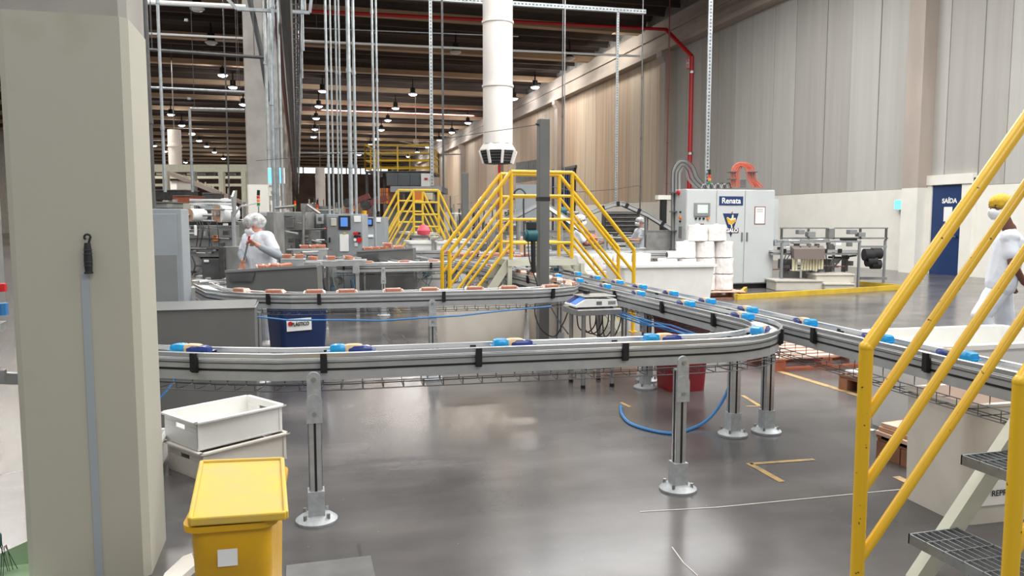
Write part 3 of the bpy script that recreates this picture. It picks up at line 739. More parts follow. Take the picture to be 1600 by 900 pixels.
def steps(t, y0, y1, x0, z0, x1, z1, n, mt='grating', wd=.24, side=1):
    # treads between the stringers from the foot (x0,z0) to the platform edge (x1,z1)
    for yy in (y0, y1):
        MB().bar((x0, yy, z0), (x1, yy, z1), .02, .1).build('stringer', 'cream_metal', t)
    for i in range(n):
        u = (i+1)/(n+1); x = x0+(x1-x0)*u; z = z0+(z1-z0)*u
        b = MB(); h = .035
        b.box(x-wd/2, x-wd/2+.006, y0+.01, y1-.01, z-h, z).box(x+wd/2-.006, x+wd/2, y0+.01, y1-.01, z-h, z).box(x-wd/2, x+wd/2, y0+.01, y0+.016, z-h, z).box(x-wd/2, x+wd/2, y1-.016, y1-.01, z-h, z)
        tr = b.build('tread', mt, t)
        k = x-wd/2+.034; q = MB()
        while k < x+wd/2-.01: q.box(k-.0025, k+.0025, y0+.015, y1-.015, z-.03, z-.001); k += .034
        k = y0+.1
        while k < y1-.03: q.box(x-wd/2, x+wd/2, k-.0025, k+.0025, z-.012, z-.002); k += .1
        q.build('bearing_bars', mt, tr, kind='stuff')
# bridge over the lanes
t = thing('yellow_bridge', 'yellow railed crossover bridge with cream stairs straddling the conveyor lanes', 'stairs', (2.95, 9.35, 0))
for y in (9.1, 9.6): rail_set(t, y, (1.75, 2.52, 3.31, 4.16), (2.03, 1.06), 'yellow', .024)
pl = MB().box(2.47, 3.36, 9.06, 9.12, .88, .96).box(2.47, 3.36, 9.58, 9.64, .88, .96).box(2.47, 2.53, 9.1, 9.6, .88, .96).box(3.3, 3.36, 9.1, 9.6, .88, .96).build('platform_frame', 'cream_metal', t)
MB().box(2.5, 3.33, 9.12, 9.58, .94, .965).build('platform_deck', 'grating', t)
for x in (2.5, 3.45):
    for y in (9.1, 9.6): MB().bar((x, y, 0), (x, y, .9), .05).build('platform_leg', 'cream_metal', t)
steps(t, 9.12, 9.58, 1.88, .02, 2.5, .93, 3); steps(t, 9.12, 9.58, 4.0, .02, 3.33, .93, 3)
# far bridge
t = thing('yellow_bridge', 'smaller yellow crossover bridge far back, left of the long conveyor lanes', 'stairs', (3.6, 20, 0))
for Y, xs in ((19.0, (604, 646, 685, 720)), (21.9, (582, 622, 660, 695))):
    a, b = at(xs[1], 297, Y), at(xs[2], 297, Y); l, r_ = at(xs[0], 371, Y), at(xs[3], 366, Y)
    rail_set(t, Y, (l.x, a.x, b.x, r_.x), (a.z, l.z), 'yellow_far', .03, 8, .3)
a = at(622, 297, 21.9); b = at(685, 297, 19)
MB().box(a.x, b.x, 19, 21.9, b.z-1.12, b.z-1.06).build('platform_deck', 'cream_metal', t)
# right foreground stair
t = thing('yellow_stair', 'foreground steel stair with yellow handrails at the right edge', 'stairs', (2.15, 2.2, 0))
zt, zn, xn, xp = 1.98, .95, 2.13, 2.955
for y in (2.49, 1.93):
    x0 = xn if y > 2 else 2.26
    MB().cyl((x0, y, 0), (x0, y, zn if y > 2 else .92), .0265, 16).build('post', 'yellow', t, smooth=True)
    zz0 = zn if y > 2 else .92
    MB().lathe([(.005, -.027), (.02, -.02), (.0275, -.004), (.0275, .008), (.02, .022), (.005, .028)], (x0, y, zz0), 16).build('elbow', 'yellow', t, smooth=True)
    for k in range(4):
        r = .0265 if k == 0 else .02
        g = .29*k
        MB().cyl((x0, y, zz0-g), (x0+.95, y, zz0-g+.95*1.25), r, 16).build('sloping_rail', 'yellow', t, smooth=True)
    MB().cyl((x0+.95, y, .0), (x0+.95, y, zz0+.95*1.25), .0265, 12).build('post', 'yellow', t, smooth=True)
# stringers and treads of the foreground stair
c1, c2 = at(1418, 833, 2.44), at(1500, 710, 2.44)
st = (c2-c1); sl = st.normalized()
for yy in (1.97, 2.46):
    a = Vector((c1.x+.17, yy, c1.z-.1)); MB().bar(a-sl*.33, a+sl*1.15, .05, .075).build('stringer', 'cream_metal', t)
for i in range(4):
    xc, zc = c1.x+st.x*i+.12, c1.z+st.z*i
    wd = .24; y0, y1 = 2.0, 2.435; h = .04
    b = MB().box(xc-wd/2, xc-wd/2+.006, y0, y1, zc-h, zc).box(xc+wd/2-.006, xc+wd/2, y0, y1, zc-h, zc).box(xc-wd/2, xc+wd/2, y0, y0+.006, zc-h, zc).box(xc-wd/2, xc+wd/2, y1-.006, y1, zc-h, zc)
    tr = b.build('tread', 'grating', t)
    k = xc-wd/2+.034
    while k < xc+wd/2-.01:
        MB().box(k-.0015, k+.0015, y0, y1, zc-.03, zc-.001).build('bearing_bar', 'grating', tr); k += .034
    for k in range(1, 5):
        q = y0+(y1-y0)*k/5; MB().box(xc-wd/2, xc+wd/2, q-.0015, q+.0015, zc-.01, zc).build('cross_bar', 'grating', tr)

# ================================================================== GREY POST
pc = at(848.5, 300, 7.6)
t = thing('grey_post', 'tall square grey steel post standing behind the middle conveyor', 'post', (pc.x, 7.6, 0))
MB().box(pc.x-.055, pc.x+.055, 7.545, 7.655, 0, 2.47).build('shaft', 'grey_paint_dark', t, bevel=.006)
z = at(848, 311, 7.6).z
MB().box(pc.x-.058, pc.x+.058, 7.542, 7.658, z-.02, z+.02).build('dark_band', 'black_rubber', t)
tg = at(838, 194, 7.55); MB().cyl(tg, (pc.x-.055, 7.6, tg.z), .01, 6).build('wire_eye', 'cable_dark', t)
c = at(830, 368, 7.5)
t = thing('pneumatic_motor', 'teal motor with black hanging grip fixed to the grey post', 'motor', c)
MB().cyl(c+Vector((-.055, 0, 0)), c+Vector((.06, 0, 0)), .065, 16).build('motor_body', 'teal', t, smooth=True, bevel=.01)
MB().cyl(c+Vector((-.075, 0, 0)), c+Vector((-.055, 0, 0)), .05, 16).build('end_cap', 'teal', t, smooth=True)
MB().cbox(c+Vector((.0, 0, .1)), (.1, .06, .08)).build('top_bracket', 'black_rubber', t, bevel=.01)
MB().cyl(c+Vector((.015, -.02, -.05)), c+Vector((.02, -.02, -.38)), .026, 10).build('grip', 'black_rubber', t, smooth=True)
MB().tube(smooth_pts([c+Vector((.03, 0, .1)), c+Vector((-.02, 0, .13)), c+Vector((-.03, -.02, -.2)), c+Vector((.05, 0, -.45)), c+Vector((.08, 0, -.55))]), .007, 5).build('cable', 'cable_dark', t)
tag(MB().tube(smooth_pts([at(838, 470, 7.45), at(836, 490, 7.45), at(846, 515, 7.45), at(866, 526, 7.45), at(880, 505, 7.2), at(887, 488, 7.0)]), .007, 5).build('loose_cable', 'cable_dark'), 'thin dark cable looping beside the foot of the grey post', 'cable')
tag(MB().tube(smooth_pts([at(858, 475, 7.45), at(872, 500, 7.3), at(888, 522, 7.1)]), .007, 5).build('loose_cable', 'cable_dark'), 'straight dark cable between the grey post and the scale table', 'cable')

# ================================================================== SCALE ON ITS TABLE
L4 = [gnd(892, 597), gnd(911, 607), gnd(956, 604), gnd(935, 593)]
cx = sum(p.x for p in L4)/4; cy_ = sum(p.y for p in L4)/4
t = thing('scale_table', 'small stainless steel table with tubular legs under the scale', 'table', (cx, cy_, 0))
ux = (L4[2]-L4[1]).normalized(); ang = math.atan2(ux.y, ux.x)
hx = (L4[2]-L4[1]).length/2+.07; hy = (L4[1]-L4[0]).length/2+.05
MB().cbox((cx, cy_, .66), (2*hx, 2*hy, .05), ang).build('table_top', 'steel', t, bevel=.004)
for p in L4:
    l = MB().cyl((p.x, p.y, .03), (p.x, p.y, .64), .019, 12).build('leg', 'steel', t, smooth=True)
    MB().cyl((p.x, p.y, 0), (p.x, p.y, .03), .021, 12).build('rubber_foot', 'black', l)
for a, b in ((0, 1), (1, 2), (2, 3), (3, 0)):
    MB().cyl((L4[a].x, L4[a].y, .17), (L4[b].x, L4[b].y, .17), .012, 8).build('stretcher', 'steel', t, smooth=True)
zt = .686
t = thing('bench_scale', 'white electronic bench scale with steel pan on the small table', 'scale', (cx, cy_, zt))
R = Matrix.Translation((cx+.0, cy_+.02, zt)) @ Matrix.Rotation(ang+.02, 4, 'Z')
b = MB().prism([(-.2, .012), (.2, .012), (.185, .075), (-.1, .085), (-.2, .03)], -.13, .13, 'y'); b.xf(R); b.build('body', 'white', t, bevel=.004)
b = MB().prism([(-.19, .038), (-.105, .087), (-.107, .09), (-.193, .041)], -.11, .0, 'y'); b.xf(R); b.build('display', 'screen_blue', t)
b = MB().prism([(-.19, .038), (-.105, .087), (-.107, .09), (-.193, .041)], .02, .11, 'y'); b.xf(R); b.build('keypad', 'pack_blue', t)
b = MB().cbox((.03, 0, .1), (.3, .26, .012)).cbox((.03, 0, .088), (.1, .1, .02)); b.xf(R); b.build('pan', 'steel', t, bevel=.003)
b = MB().cbox((.14, -.131, .045), (.07, .003, .03)); b.xf(R); b.build('rating_label', 'grey_paint', t)
b = MB().cbox((.02, -.131, .045), (.05, .003, .03)); b.xf(R); b.build('side_port', 'grey_paint_dark', t)
b = MB()
for q in ((-.15, -.1), (.15, -.1), (.15, .1), (-.15, .1)): b.cyl((q[0], q[1], 0), (q[0], q[1], .014), .015, 8)
b.xf(R); b.build('feet', 'black', t, kind='stuff')
tag(MB().cbox((cx-.02, cy_+.08, zt+.125), (.04, .05, .03), .4).build('black_weight', 'black', bevel=.004), 'small black block resting on the scale pan', 'weight')
for i in range(5):
    x0 = cx-.12+i*.06
    tag(MB().tube(smooth_pts([(x0, cy_+.05, .63), (x0+.02, cy_+.05, .5-.02*i), (x0+.1, cy_+.04, .46-.015*i), (x0+.17, cy_+.05, .52), (x0+.18, cy_+.05, .63)]), .006, 5).build('coiled_cable', 'cable_dark'), '%s black cable loop hanging under the scale table' % ['leftmost', 'second', 'middle', 'fourth', 'rightmost'][i], 'cable')

# ================================================================== BINS, TUBS, CRATES
def bin_(name, label, cat, c, wx, wy, h, m, taper=.85, rz=0, th=.012, lip=.018, rm=None, group=None, open_=True):
    t = thing(name, label, cat, (c[0], c[1], c[2] if len(c) > 2 else 0), group); z0 = c[2] if len(c) > 2 else 0
    def ring(sx, sy, z, r=.05, n=4):
        r = min(r, sx*.4, sy*.4); out = []
        for q, (qx, qy) in enumerate(((1, 1), (-1, 1), (-1, -1), (1, -1))):
            for k in range(n+1):
                a = PI/2*q+PI/2*k/n
                out.append((qx*(sx-r)+r*math.cos(a), qy*(sy-r)+r*math.sin(a), z))
        return out
    sx, sy = wx/2, wy/2
    rings = [ring(sx*taper, sy*taper, 0), ring(sx, sy, h-lip), ring(sx+lip, sy+lip, h-lip), ring(sx+lip, sy+lip, h), ring(sx-th, sy-th, h), ring(sx*taper-th, sy*taper-th, th)]
    n = len(rings[0]); vs = [p for r in rings for p in r]
    fs = [(i*n+k, i*n+(k+1) % n, (i+1)*n+(k+1) % n, (i+1)*n+k) for i in range(len(rings)-1) for k in range(n)]
    fs += [tuple(range(n-1, -1, -1)), tuple((len(rings)-1)*n+k for k in range(n))]
    b = MB().add(vs, fs); b.xf(Matrix.Translation((c[0], c[1], z0)) @ Matrix.Rotation(rz, 4, 'Z'))
    b.build('body', m, t, smooth=True)
    return t
# yellow lidded bin, foreground left
LC = [gnd(297, 812, .6), gnd(447, 802, .6), gnd(441, 717, .6), (gnd(315, 722, .6))]
bc = sum((Vector(v) for v in LC), Vector())/4; ya = math.atan2(LC[1].y-LC[0].y, LC[1].x-LC[0].x)*.6
bw = (LC[1]-LC[0]).length-.035; bd = (LC[2]-LC[1]).length-.04
t = bin_('yellow_bin', 'yellow plastic bin with its own pale yellow lid askew, beside the near pillar', 'bin', (bc.x+.0, bc.y), bw, bd, .575, 'yellow_plastic', .86, ya)
P4 = [(v.x, v.y) for v in LC]
ld = MB().prism(P4, .588, .598, 'z').build('lid', 'yellow_lid', t, bevel=.003)
b = MB()
for i in range(4): b.bar((*P4[i], .594), (*P4[(i+1) % 4], .594), .014, .026)
b.build('lid_rim', 'yellow_lid', ld, bevel=.005)
for lx, lz, sw, sh_, nm in ((-.01, .47, .055, .05, 'white_sticker'), (.0, .395, .018, .022, 'small_sticker')):
    tp = .86+.14*lz/.575
    b = MB().cbox((lx, -bd/2*tp-.0035, lz), (sw, .002, sh_), 0, -.06); b.xf(Matrix.Translation((bc.x, bc.y, 0)) @ Matrix.Rotation(ya, 4, 'Z')); b.build(nm, 'paper', t)
# white crates
def crate(x, y, z, rz, label, m='white_plastic', L=.58, W=.42, H=.165, group='white stacking crates'):
    t = thing('white_crate', label, 'crate', (x, y, z), group)
    T = Matrix.Translation((x, y, z)) @ Matrix.Rotation(rz, 4, 'Z')
    l, w2, th = L/2-.02, W/2-.02, .008
    def pc(name, b): b.xf(T); return b.build(name, m, t, bevel=.002)
    pc('bottom', MB().box(-l, l, -w2, w2, .006, .016))
    pc('long_side', MB().box(-l, l, -w2, -w2+th, .01, H)); pc('long_side', MB().box(-l, l, w2-th, w2, .01, H))
    for s in (-1, 1):
        x0, x1 = sorted((s*l, s*(l-th))); hz0, hz1, hw = H-.065, H-.04, .05
        pc('short_side', MB().box(x0, x1, -w2, w2, .01, hz0).box(x0, x1, -w2, w2, hz1, H).box(x0, x1, -w2, -hw, hz0, hz1).box(x0, x1, hw, w2, hz0, hz1))
    pc('rim', MB().box(-L/2, L/2, -W/2, -W/2+.022, H-.012, H).box(-L/2, L/2, W/2-.022, W/2, H-.012, H).box(-L/2, -L/2+.022, -W/2, W/2, H-.012, H).box(L/2-.022, L/2, -W/2, W/2, H-.012, H))
    pc('base_lip', MB().box(-l, l, -w2-.004, -w2+.01, 0, .012).box(-l, l, w2-.01, w2+.004, 0, .012).box(-l, -l+.01, -w2, w2, 0, .012).box(l-.01, l, -w2, w2, 0, .012))
    for k in range(4):
        a, bq = ((-.5, -.5), (.5, -.5), (.5, .5), (-.5, .5))[k]
        pc('corner_rib', MB().cbox((a*2*(l-.012), bq*2*(w2+.001), H/2), (.02, .008, H-.02)))
    return t
ra = math.radians(34.5)
crate(-.43, 4.76, .0, ra+.02, 'dirty white crate at the bottom of the stack of two by the pillar', 'white_plastic_dirty')
crate(-.45, 4.79, .168, ra, 'clean empty white crate on top of the stack of two by the pillar')
crate(-1.06, 4.74, 0.03, 0, 'white crate half hidden by the near pillar, beside the stacked pair')
# blue bin with label
t = bin_('blue_bin', 'dark blue square waste bin with white label under the middle conveyor', 'bin', (-.03, 7.98), .5, .46, .66, 'blue_bin', .86, .35)
T = Matrix.Translation((-.03, 7.98, 0)) @ Matrix.Rotation(.35, 4, 'Z') @ Matrix.Rotation(0, 4, 'Z')
b = MB().cbox((-.06, -.2235, .43), (.25, .003, .13), 0, -.05); b.xf(T); lb = b.build('white_label', 'paper', t)
b = MB().cyl((-.15, -.232, .44), (-.15, -.227, .44), .022, 10); b.xf(T); b.build('red_mark', 'red', lb)
p = T @ Vector((-.05, -.231, .43))
text('PLÁSTICO', .05, 'black', lb, p, (PI/2-.05, 0, .35), .001, sx=.8)
# red bin
bin_('red_bin', 'dark red waste bin behind the conveyor bend', 'bin', (3.15, 5.9), .4, .36, .66, 'red_bin', .82)
# white tub under the scale lane, behind the post
bin_('white_tub', 'long pale tub standing on the floor behind the grey post', 'tub', (1.95, 8.35), .95, .5, .6, 'tub_white', .94)
bin_('white_tub', 'pale tub under the lanes right of the grey post', 'tub', (3.0, 8.55), .75, .5, .55, 'tub_white', .94)
# large white tub by the rolls
bin_('white_tub', 'large white tub in front of the wrapped rolls, below the right bridge stair', 'tub', (6.05, 12.2), 1.65, .95, .69, 'white_plastic', .93, -.08, th=.04, lip=.04)
# tub row at back left
bin_('white_tub', 'white tub with thick rim in front of the far yellow bridge', 'tub', (2.85, 16.3), 1.2, .8, 1.0, 'white_plastic', .94, 0, th=.04, lip=.05)
# right-hand tubs
t = bin_('white_tub', 'white tub with number label standing beyond the straight conveyor', 'tub', (4.42, 4.15), 1.15, .72, .67, 'white_plastic', .92, -.05, th=.03, lip=.03)
c = at(1508, 611, 3.76)
lb = MB().cbox((c.x, 3.765, c.z), (.09, .004, .05)).build('number_label', 'strip_pale', t)
text('12', .05, 'black', lb, (c.x, 3.76, c.z), (PI/2, 0, 0), .002)
c = at(1460, 598, 3.76); MB().cbox((c.x, 3.765, c.z), (.09, .004, .04)).build('grey_label', 'grey_blue', t)
t = bin_('waste_tub', 'white reject tub with lettered label behind the foreground stair', 'tub', (3.37, 3.02), .72, .42, .585, 'white_plastic_dirty', .97, -.04, th=.02, lip=.012)
c = at(1560, 772, 2.785)
lb = MB().cbox((c.x+.03, 2.80, c.z), (.25, .004, .115), -.04, -.02).build('white_label', 'paper', t)
text('REPROCESSO', .04, 'black', lb, (c.x+.09, 2.79, c.z), (PI/2, 0, -.04), .0005, ext=.0005)
b = MB().cbox((3.36, 3.0, .3), (.58, .32, .24)); b.build('contents', 'brown_pack', t)
# grey box and cabinet on the left
t = thing('grey_box', 'low dark grey steel box behind the foreground conveyor on the left', 'box', (-.85, 6.4, 0))
MB().prism([(6.2, .0), (6.6, .0), (6.6, .80), (6.2, .775)], -1.45, -.335, 'x').build('housing', 'grey_paint_dark', t, bevel=.006)
MB().box(-1.46, -.325, 6.19, 6.61, .772, .776).build('lid_seam', 'grey_paint', t)
t = thing('grey_cabinet', 'plain upright grey steel cabinet beside the near pillar', 'cabinet', (-1.3, 7.75, 0))
MB().box(-1.65, -1.01, 7.5, 8.0, 0, 1.545).build('housing', 'grey_blue', t, bevel=.006)
MB().box(-1.6, -1.05, 7.492, 7.5, .05, 1.5).build('door', 'grey_blue', t, bevel=.003)
MB().box(-1.3, -1.06, 7.49, 7.493, .62, 1.13).build('panel_seam', 'grey_paint', t)
# pillar tool: plastic tie handle hanging on the pillar and the grey strap below it
a, b_ = at(141, 427, 3.296), at(148, 905, 3.296)
tag(MB().cbox(((a.x+b_.x)/2, 3.294, a.z/2), (.028, .006, a.z)).build('plastic_strip', mat('strip_grey', (158, 166, 172), .35)), 'pale grey plastic strip running down the face of the near pillar', 'strip')
t = thing('hook_handle', 'black ribbed plastic handle with hook hanging on the near pillar', 'handle', (a.x, 3.28, a.z))
MB().lathe([(.016, 0), (.016, .006), (.013, .008), (.0155, .05), (.013, .1), (.011, .118)], (a.x, 3.275, a.z), 14).build('grip', 'black_rubber', t, smooth=True)
for z in (.03, .045, .075, .09): MB().cyl((a.x, 3.275, a.z+z), (a.x, 3.275, a.z+z+.003), .0165, 14).build('ridge', 'cable_dark', t)
hk = [(a.x+.004, 3.275, a.z+.115), (a.x+.01, 3.275, a.z+.135)]+[(a.x+.001+.011*math.cos(q), 3.275, a.z+.14+.011*math.sin(q)) for q in (0, .7, 1.4, 2.1, 2.8, 3.5, 4.1)]
MB().tube(hk, .0042, 8).build('hook', 'black_rubber', t, smooth=True)
# debris, dustpan, brush at the left edge
b = MB().add([gnd(262, 895, .0), gnd(268, 868, .02), gnd(284, 872, .03), gnd(275, 905, .01), gnd(250, 910, .05)], [(0, 1, 2, 3, 4)])
b2 = MB().prism([(-.55, 3.25), (-.5, 3.4), (-.47, 3.42), (-.44, 3.3), (-.5, 3.15), (-.56, 3.1)], .0, .03, 'z')
tag(b2.build('torn_paper', 'white_plastic_dirty'), 'torn cream scrap at the foot of the near pillar', 'scrap')
g = gnd(20, 890, .1)
t = thing('dustpan', 'pale green plastic dustpan on the floor left of the near pillar', 'dustpan', (g.x, g.y, 0))
MB().prism([(g.x-.25, .0), (g.x+.12, .0), (g.x+.12, .02), (g.x-.2, .02)], g.y-.1, g.y+.25, 'y').build('tray', 'green_plastic', t)
MB().add([(g.x-.25, g.y+.22, 0), (g.x+.14, g.y+.25, 0), (g.x+.14, g.y+.28, .13), (g.x+.0, g.y+.26, .12), (g.x-.25, g.y+.22, .03)], [(0, 1, 2, 3, 4)]).build('back_wall', 'green_plastic', t)
g = gnd(2, 860, .12)
t = thing('broom_head', 'teal broom head with dark bristles at the left edge', 'broom', (g.x, g.y, 0))
MB().cbox((g.x-.06, g.y, .16), (.12, .05, .06)).build('block', 'teal', t, bevel=.01)
b = MB()
for i in range(40): q = random.uniform(-.11, .02); b.bar((g.x+q, g.y+random.uniform(-.02, .02), .14), (g.x+q*1.2+random.uniform(-.02, .03), g.y+random.uniform(-.05, .05), .0), .002)
b.build('bristles', 'cable_dark', t, kind='stuff')
# machine frame left of the near pillar
t = thing('side_machine', 'part of a steel packing machine showing left of the near pillar', 'machine', (-2.2, 4.6, 0))
MB().box(-2.9, -1.75, 4.9, 5.4, .8, 1.75).build('housing', 'machine', t, bevel=.01)
MB().bar((-2.6, 4.4, .93), (-1.5, 4.5, .89), .3, .04).build('table_plate', 'steel', t)
MB().bar((-2.4, 4.3, .7), (-1.45, 4.4, .66), .05, .06).bar((-2.4, 4.6, .7), (-1.4, 4.6, .6), .05, .06).build('cross_beam', 'steel', t)
MB().bar((-1.95, 4.3, .05), (-1.66, 4.3, .9), .03).build('brace', 'steel', t)
MB().cyl((-2.1, 4.5, 0), (-2.1, 4.5, .9), .03, 8).cyl((-1.6, 5.2, 0), (-1.6, 5.2, .9), .03, 8).build('legs', 'steel', t)
c = at(3, 492, 4.45)
MB().cyl(c, c+Vector((0, 0, .06)), .03, 10).build('blue_valve', 'blue_hose', t); MB().cyl(c+Vector((0, 0, .12)), c+Vector((0, 0, .16)), .03, 10).build('red_button', 'red', t)

# ================================================================== PALLETS
def pallet(name, label, c, rz, L=1.0, W=.8, m='pallet', top=None):
    t = thing(name, label, 'pallet', (c[0], c[1], 0)); T = Matrix.Translation((c[0], c[1], 0)) @ Matrix.Rotation(rz, 4, 'Z')
    for i in range(6):
        y = -W/2+.045+(W-.09)*i/5; b = MB().box(-L/2, L/2, y-.045, y+.045, .115, .135); b.xf(T); b.build('deck_board', top or m, t)
    for y in (-W/2+.05, 0, W/2-.05):
        for x in (-L/2+.06, 0, L/2-.06):
            b = MB().box(x-.06, x+.06, y-.045, y+.045, .02, .095); b.xf(T); b.build('block', m, t)
    for x in (-L/2+.06, 0, L/2-.06):
        b = MB().box(x-.05, x+.05, -W/2, W/2, .095, .115); b.xf(T); b.build('stringer_board', m, t)
    for y in (-W/2+.05, 0, W/2-.05):
        b = MB().box(-L/2, L/2, y-.045, y+.045, 0, .02); b.xf(T); b.build('bottom_board', m, t)
    return t
pallet('wooden_pallet', 'orange painted pallet with pale deck boards beyond the straight conveyor', (4.95, 6.75), -.02, 1.15, .9, 'pallet', 'pale_wood')
pallet('wooden_pallet', 'worn brown pallet behind the far yellow rails, left of the tub', (gnd(1415, 620).x, gnd(1415, 620).y+.2), .15, .6, .5, 'pallet_brown')
tag(MB().cbox((gnd(1415, 620).x, gnd(1415, 620).y+.22, .15), (.5, .42, .03), .15).build('film_sheet', 'film'), 'white plastic sheet lying on the worn brown pallet', 'sheet')
pallet('wooden_pallet', 'dark low pallet with cardboard beside the number label tub', (gnd(1440, 728).x+.1, gnd(1440, 728).y+.1), .0, .42, .3, 'pallet_brown')
for i in range(3): tag(MB().cbox((gnd(1440, 728).x+.09, gnd(1440, 728).y+.12, .147+.025*i), (.42-.04*i, .26, .022), .06*i).build('cardboard_sheet', 'cardboard' if i % 2 else 'pale_wood'), '%s flattened cardboard sheet on the dark low pallet' % ['lowest', 'middle', 'topmost'][i], 'cardboard')
g = gnd(1362, 672, 0); tag(MB().cbox((g.x, g.y, .002), (.05, .035, .003), .5).build('paper_scrap', 'paper'), 'small white paper scrap on the floor behind the yellow post', 'scrap')
g = gnd(1142, 500, 0)
# cardboard carton under lane by the scale
g = gnd(965, 585); tag(MB().box(g.x-.15, g.x+.2, g.y, g.y+.3, 0, .28).build('cardboard_box', 'pale_wood', bevel=.004), 'pale carton on the floor behind the scale table', 'box')

# ================================================================== helper: point at a pixel and a distance along the view axis
def F(px, py, f):
    d = _ray(px, py); k = d[0]*_sy*_cp+d[1]*_cy*_cp-d[2]*_sp
    k2 = f/(d[0]*_sy+d[1]*_cy); return Vector((d[0]*k2, d[1]*k2, CAMZ+d[2]*k2))
def gy(f): return 343+CAMZ*1200/f
RT = Vector((_cy, -_sy, 0)); FW = Vector((_sy, _cy, 0)); UP = Vector((0, 0, 1))
def fbox(b, px0, px1, py0, py1, f, dep):
    # a box facing the camera side of the hall, its front at distance f, dep deep
    a = F(px0, py1, f); c = F(px1, py0, f); w_ = (c-a).dot(RT); h = c.z-a.z
    ctr = a+RT*w_/2+UP*h/2+FW*dep/2
    return b.cbox(ctr, (w_, dep, h), -YAW)

# ================================================================== TALL CABINET WITH SIGNS
Yc = 14.2
X0, X1, X2, X3 = [at(px, 350, Yc).x for px in (1072, 1119, 1163.5, 1210)]; ZT = 2.07
t = thing('electrical_cabinet', 'tall pale grey three door cabinet with navy name sign and rooster emblem', 'cabinet', ((X0+X3)/2, Yc+.3, 0))
MB().box(X0, X3, Yc+.02, Yc+.62, .1, ZT).build('housing', 'cab_grey', t, bevel=.01)
MB().box(X0+.05, X3-.05, Yc+.06, Yc+.58, 0, .11).build('plinth', 'black', t)
drs = [MB().box(a+.008, b-.008, Yc, Yc+.022, .12, ZT-.015).build('door', 'cab_grey', t, bevel=.006) for a, b in ((X0, X1), (X1, X2), (X2, X3))]
for d_, x in zip(drs, (X1-.05, X2-.06, X2+.06)):
    MB().box(x-.015, x+.015, Yc-.02, Yc, 1.0, 1.18).build('door_handle', 'grey_paint_dark', d_)
def onc(px, py): return at(px, py, Yc)
def cpan(b, px0, px1, py0, py1, y0, y1):
    p, q = onc(px0, py1), onc(px1, py0); return b.box(p.x, q.x, Yc-y1, Yc-y0, p.z, q.z)
fr = cpan(MB(), 1084, 1109, 317, 338, 0, .03).build('control_panel', 'grey_paint', t, bevel=.008)
cpan(MB(), 1088.5, 1105, 320, 333, .03, .034).build('screen', 'screen_grey', fr)
for i, px in enumerate((1087, 1093, 1099, 1106)):
    p = onc(px, 341.5); MB().cyl((p.x, Yc, p.z), (p.x, Yc-.025, p.z), .022 if i < 3 else .03, 10).build('push_button', 'black' if i < 3 else 'orange', t)
cpan(MB(), 1092, 1100, 349.5, 351.5, 0, .004).build('small_label', 'red_dull', t)
sg = cpan(MB(), 1123.5, 1161, 307, 320.8, 0, .008).build('name_sign', 'navy', t)
p, q = onc(1124.6, 319.7), onc(1159.9, 308.1)
p = onc(1142.2, 314); text('Renata', .165, 'white', t, (p.x, Yc-.011, p.z+.0), (PI/2, 0, 0), .0025, name='sign_lettering', sx=.98)
def cpoly(pts, m, name, y0, y1, parent):
    return MB().prism([(onc(*p).x, onc(*p).z) for p in pts], Yc-y1, Yc-y0, 'y').build(name, m, parent)
em = cpoly([(1129.5, 333.5), (1154, 333.5), (1141.8, 370.5)], 'navy_dark', 'emblem', 0, .006, t)
cpoly([(1131, 334.4), (1152.5, 334.4), (1141.8, 366)], 'navy', 'emblem_field', .006, .008, em)
ro = [(1135, 340.5), (1136.5, 339), (1139, 340.5), (1141, 342), (1143, 340), (1143.4, 336.5), (1145, 335), (1146, 337), (1145.5, 341), (1148.5, 340), (1149.8, 342.5), (1149, 346), (1146, 349), (1143.5, 351), (1144, 356), (1142, 356.5), (1141.5, 351), (1138, 350), (1136.5, 346.5), (1137, 343.5), (1135.5, 343.5)]
cpoly(ro, 'strip_pale', 'rooster', .008, .010, em)
cpoly([(1134.5, 340), (1136, 345), (1138, 349), (1143, 350.5), (1148, 347), (1149.5, 342), (1145, 344), (1141, 344.5), (1138, 341)], 'yellow_plastic', 'rooster_wing', .010, .012, em)
cpoly([(1142, 334), (1143.3, 331), (1144.6, 330.3), (1144, 334)], 'red_dull', 'rooster_comb', .006, .012, em)
lb = cpan(MB(), 1132, 1153.6, 356.5, 363.8, .008, .012).build('emblem_banner', 'red_dull', em)
cpan(MB(), 1133, 1152.6, 357.3, 363, .012, .013).build('banner_field', 'navy', em)
p = onc(1142.8, 360.2); text('GALO', .105, 'white', em, (p.x, Yc-.015, p.z), (PI/2, 0, 0), .004, name='banner_lettering')
dcf = cpan(MB(), 1178.3, 1196, 322.7, 350.5, 0, .006).build('document_frame', 'red_dull', t)
cpan(MB(), 1179.6, 1194.8, 324, 349.3, .006, .008).build('document', 'paper', dcf)
for r in range(5): cpan(MB(), 1182, 1192, 326+r*1.4, 326.5+r*1.4, .008, .009).build('text_line', 'grey_paint', dcf)
def oncs(px, py): return atx(px, py, X0)
for px, py, r, m, n in ((1061, 301, .05, 'red', 'warning_lamp'), (1063.5, 340, .035, 'orange', 'rotary_switch'), (1064, 331.5, .02, 'black', 'small_switch'), (1063.5, 346, .02, 'black', 'small_switch')):
    p = oncs(px, py); p.y = max(p.y, Yc+.1); MB().cyl((X0, p.y, p.z), (X0-.03, p.y, p.z), r, 10).build(n, m, t)
p = oncs(1064, 363); MB().box(X0-.04, X0, p.y-.03, p.y+.03, p.z-.12, p.z+.12).build('side_handle', 'grey_paint_dark', t)
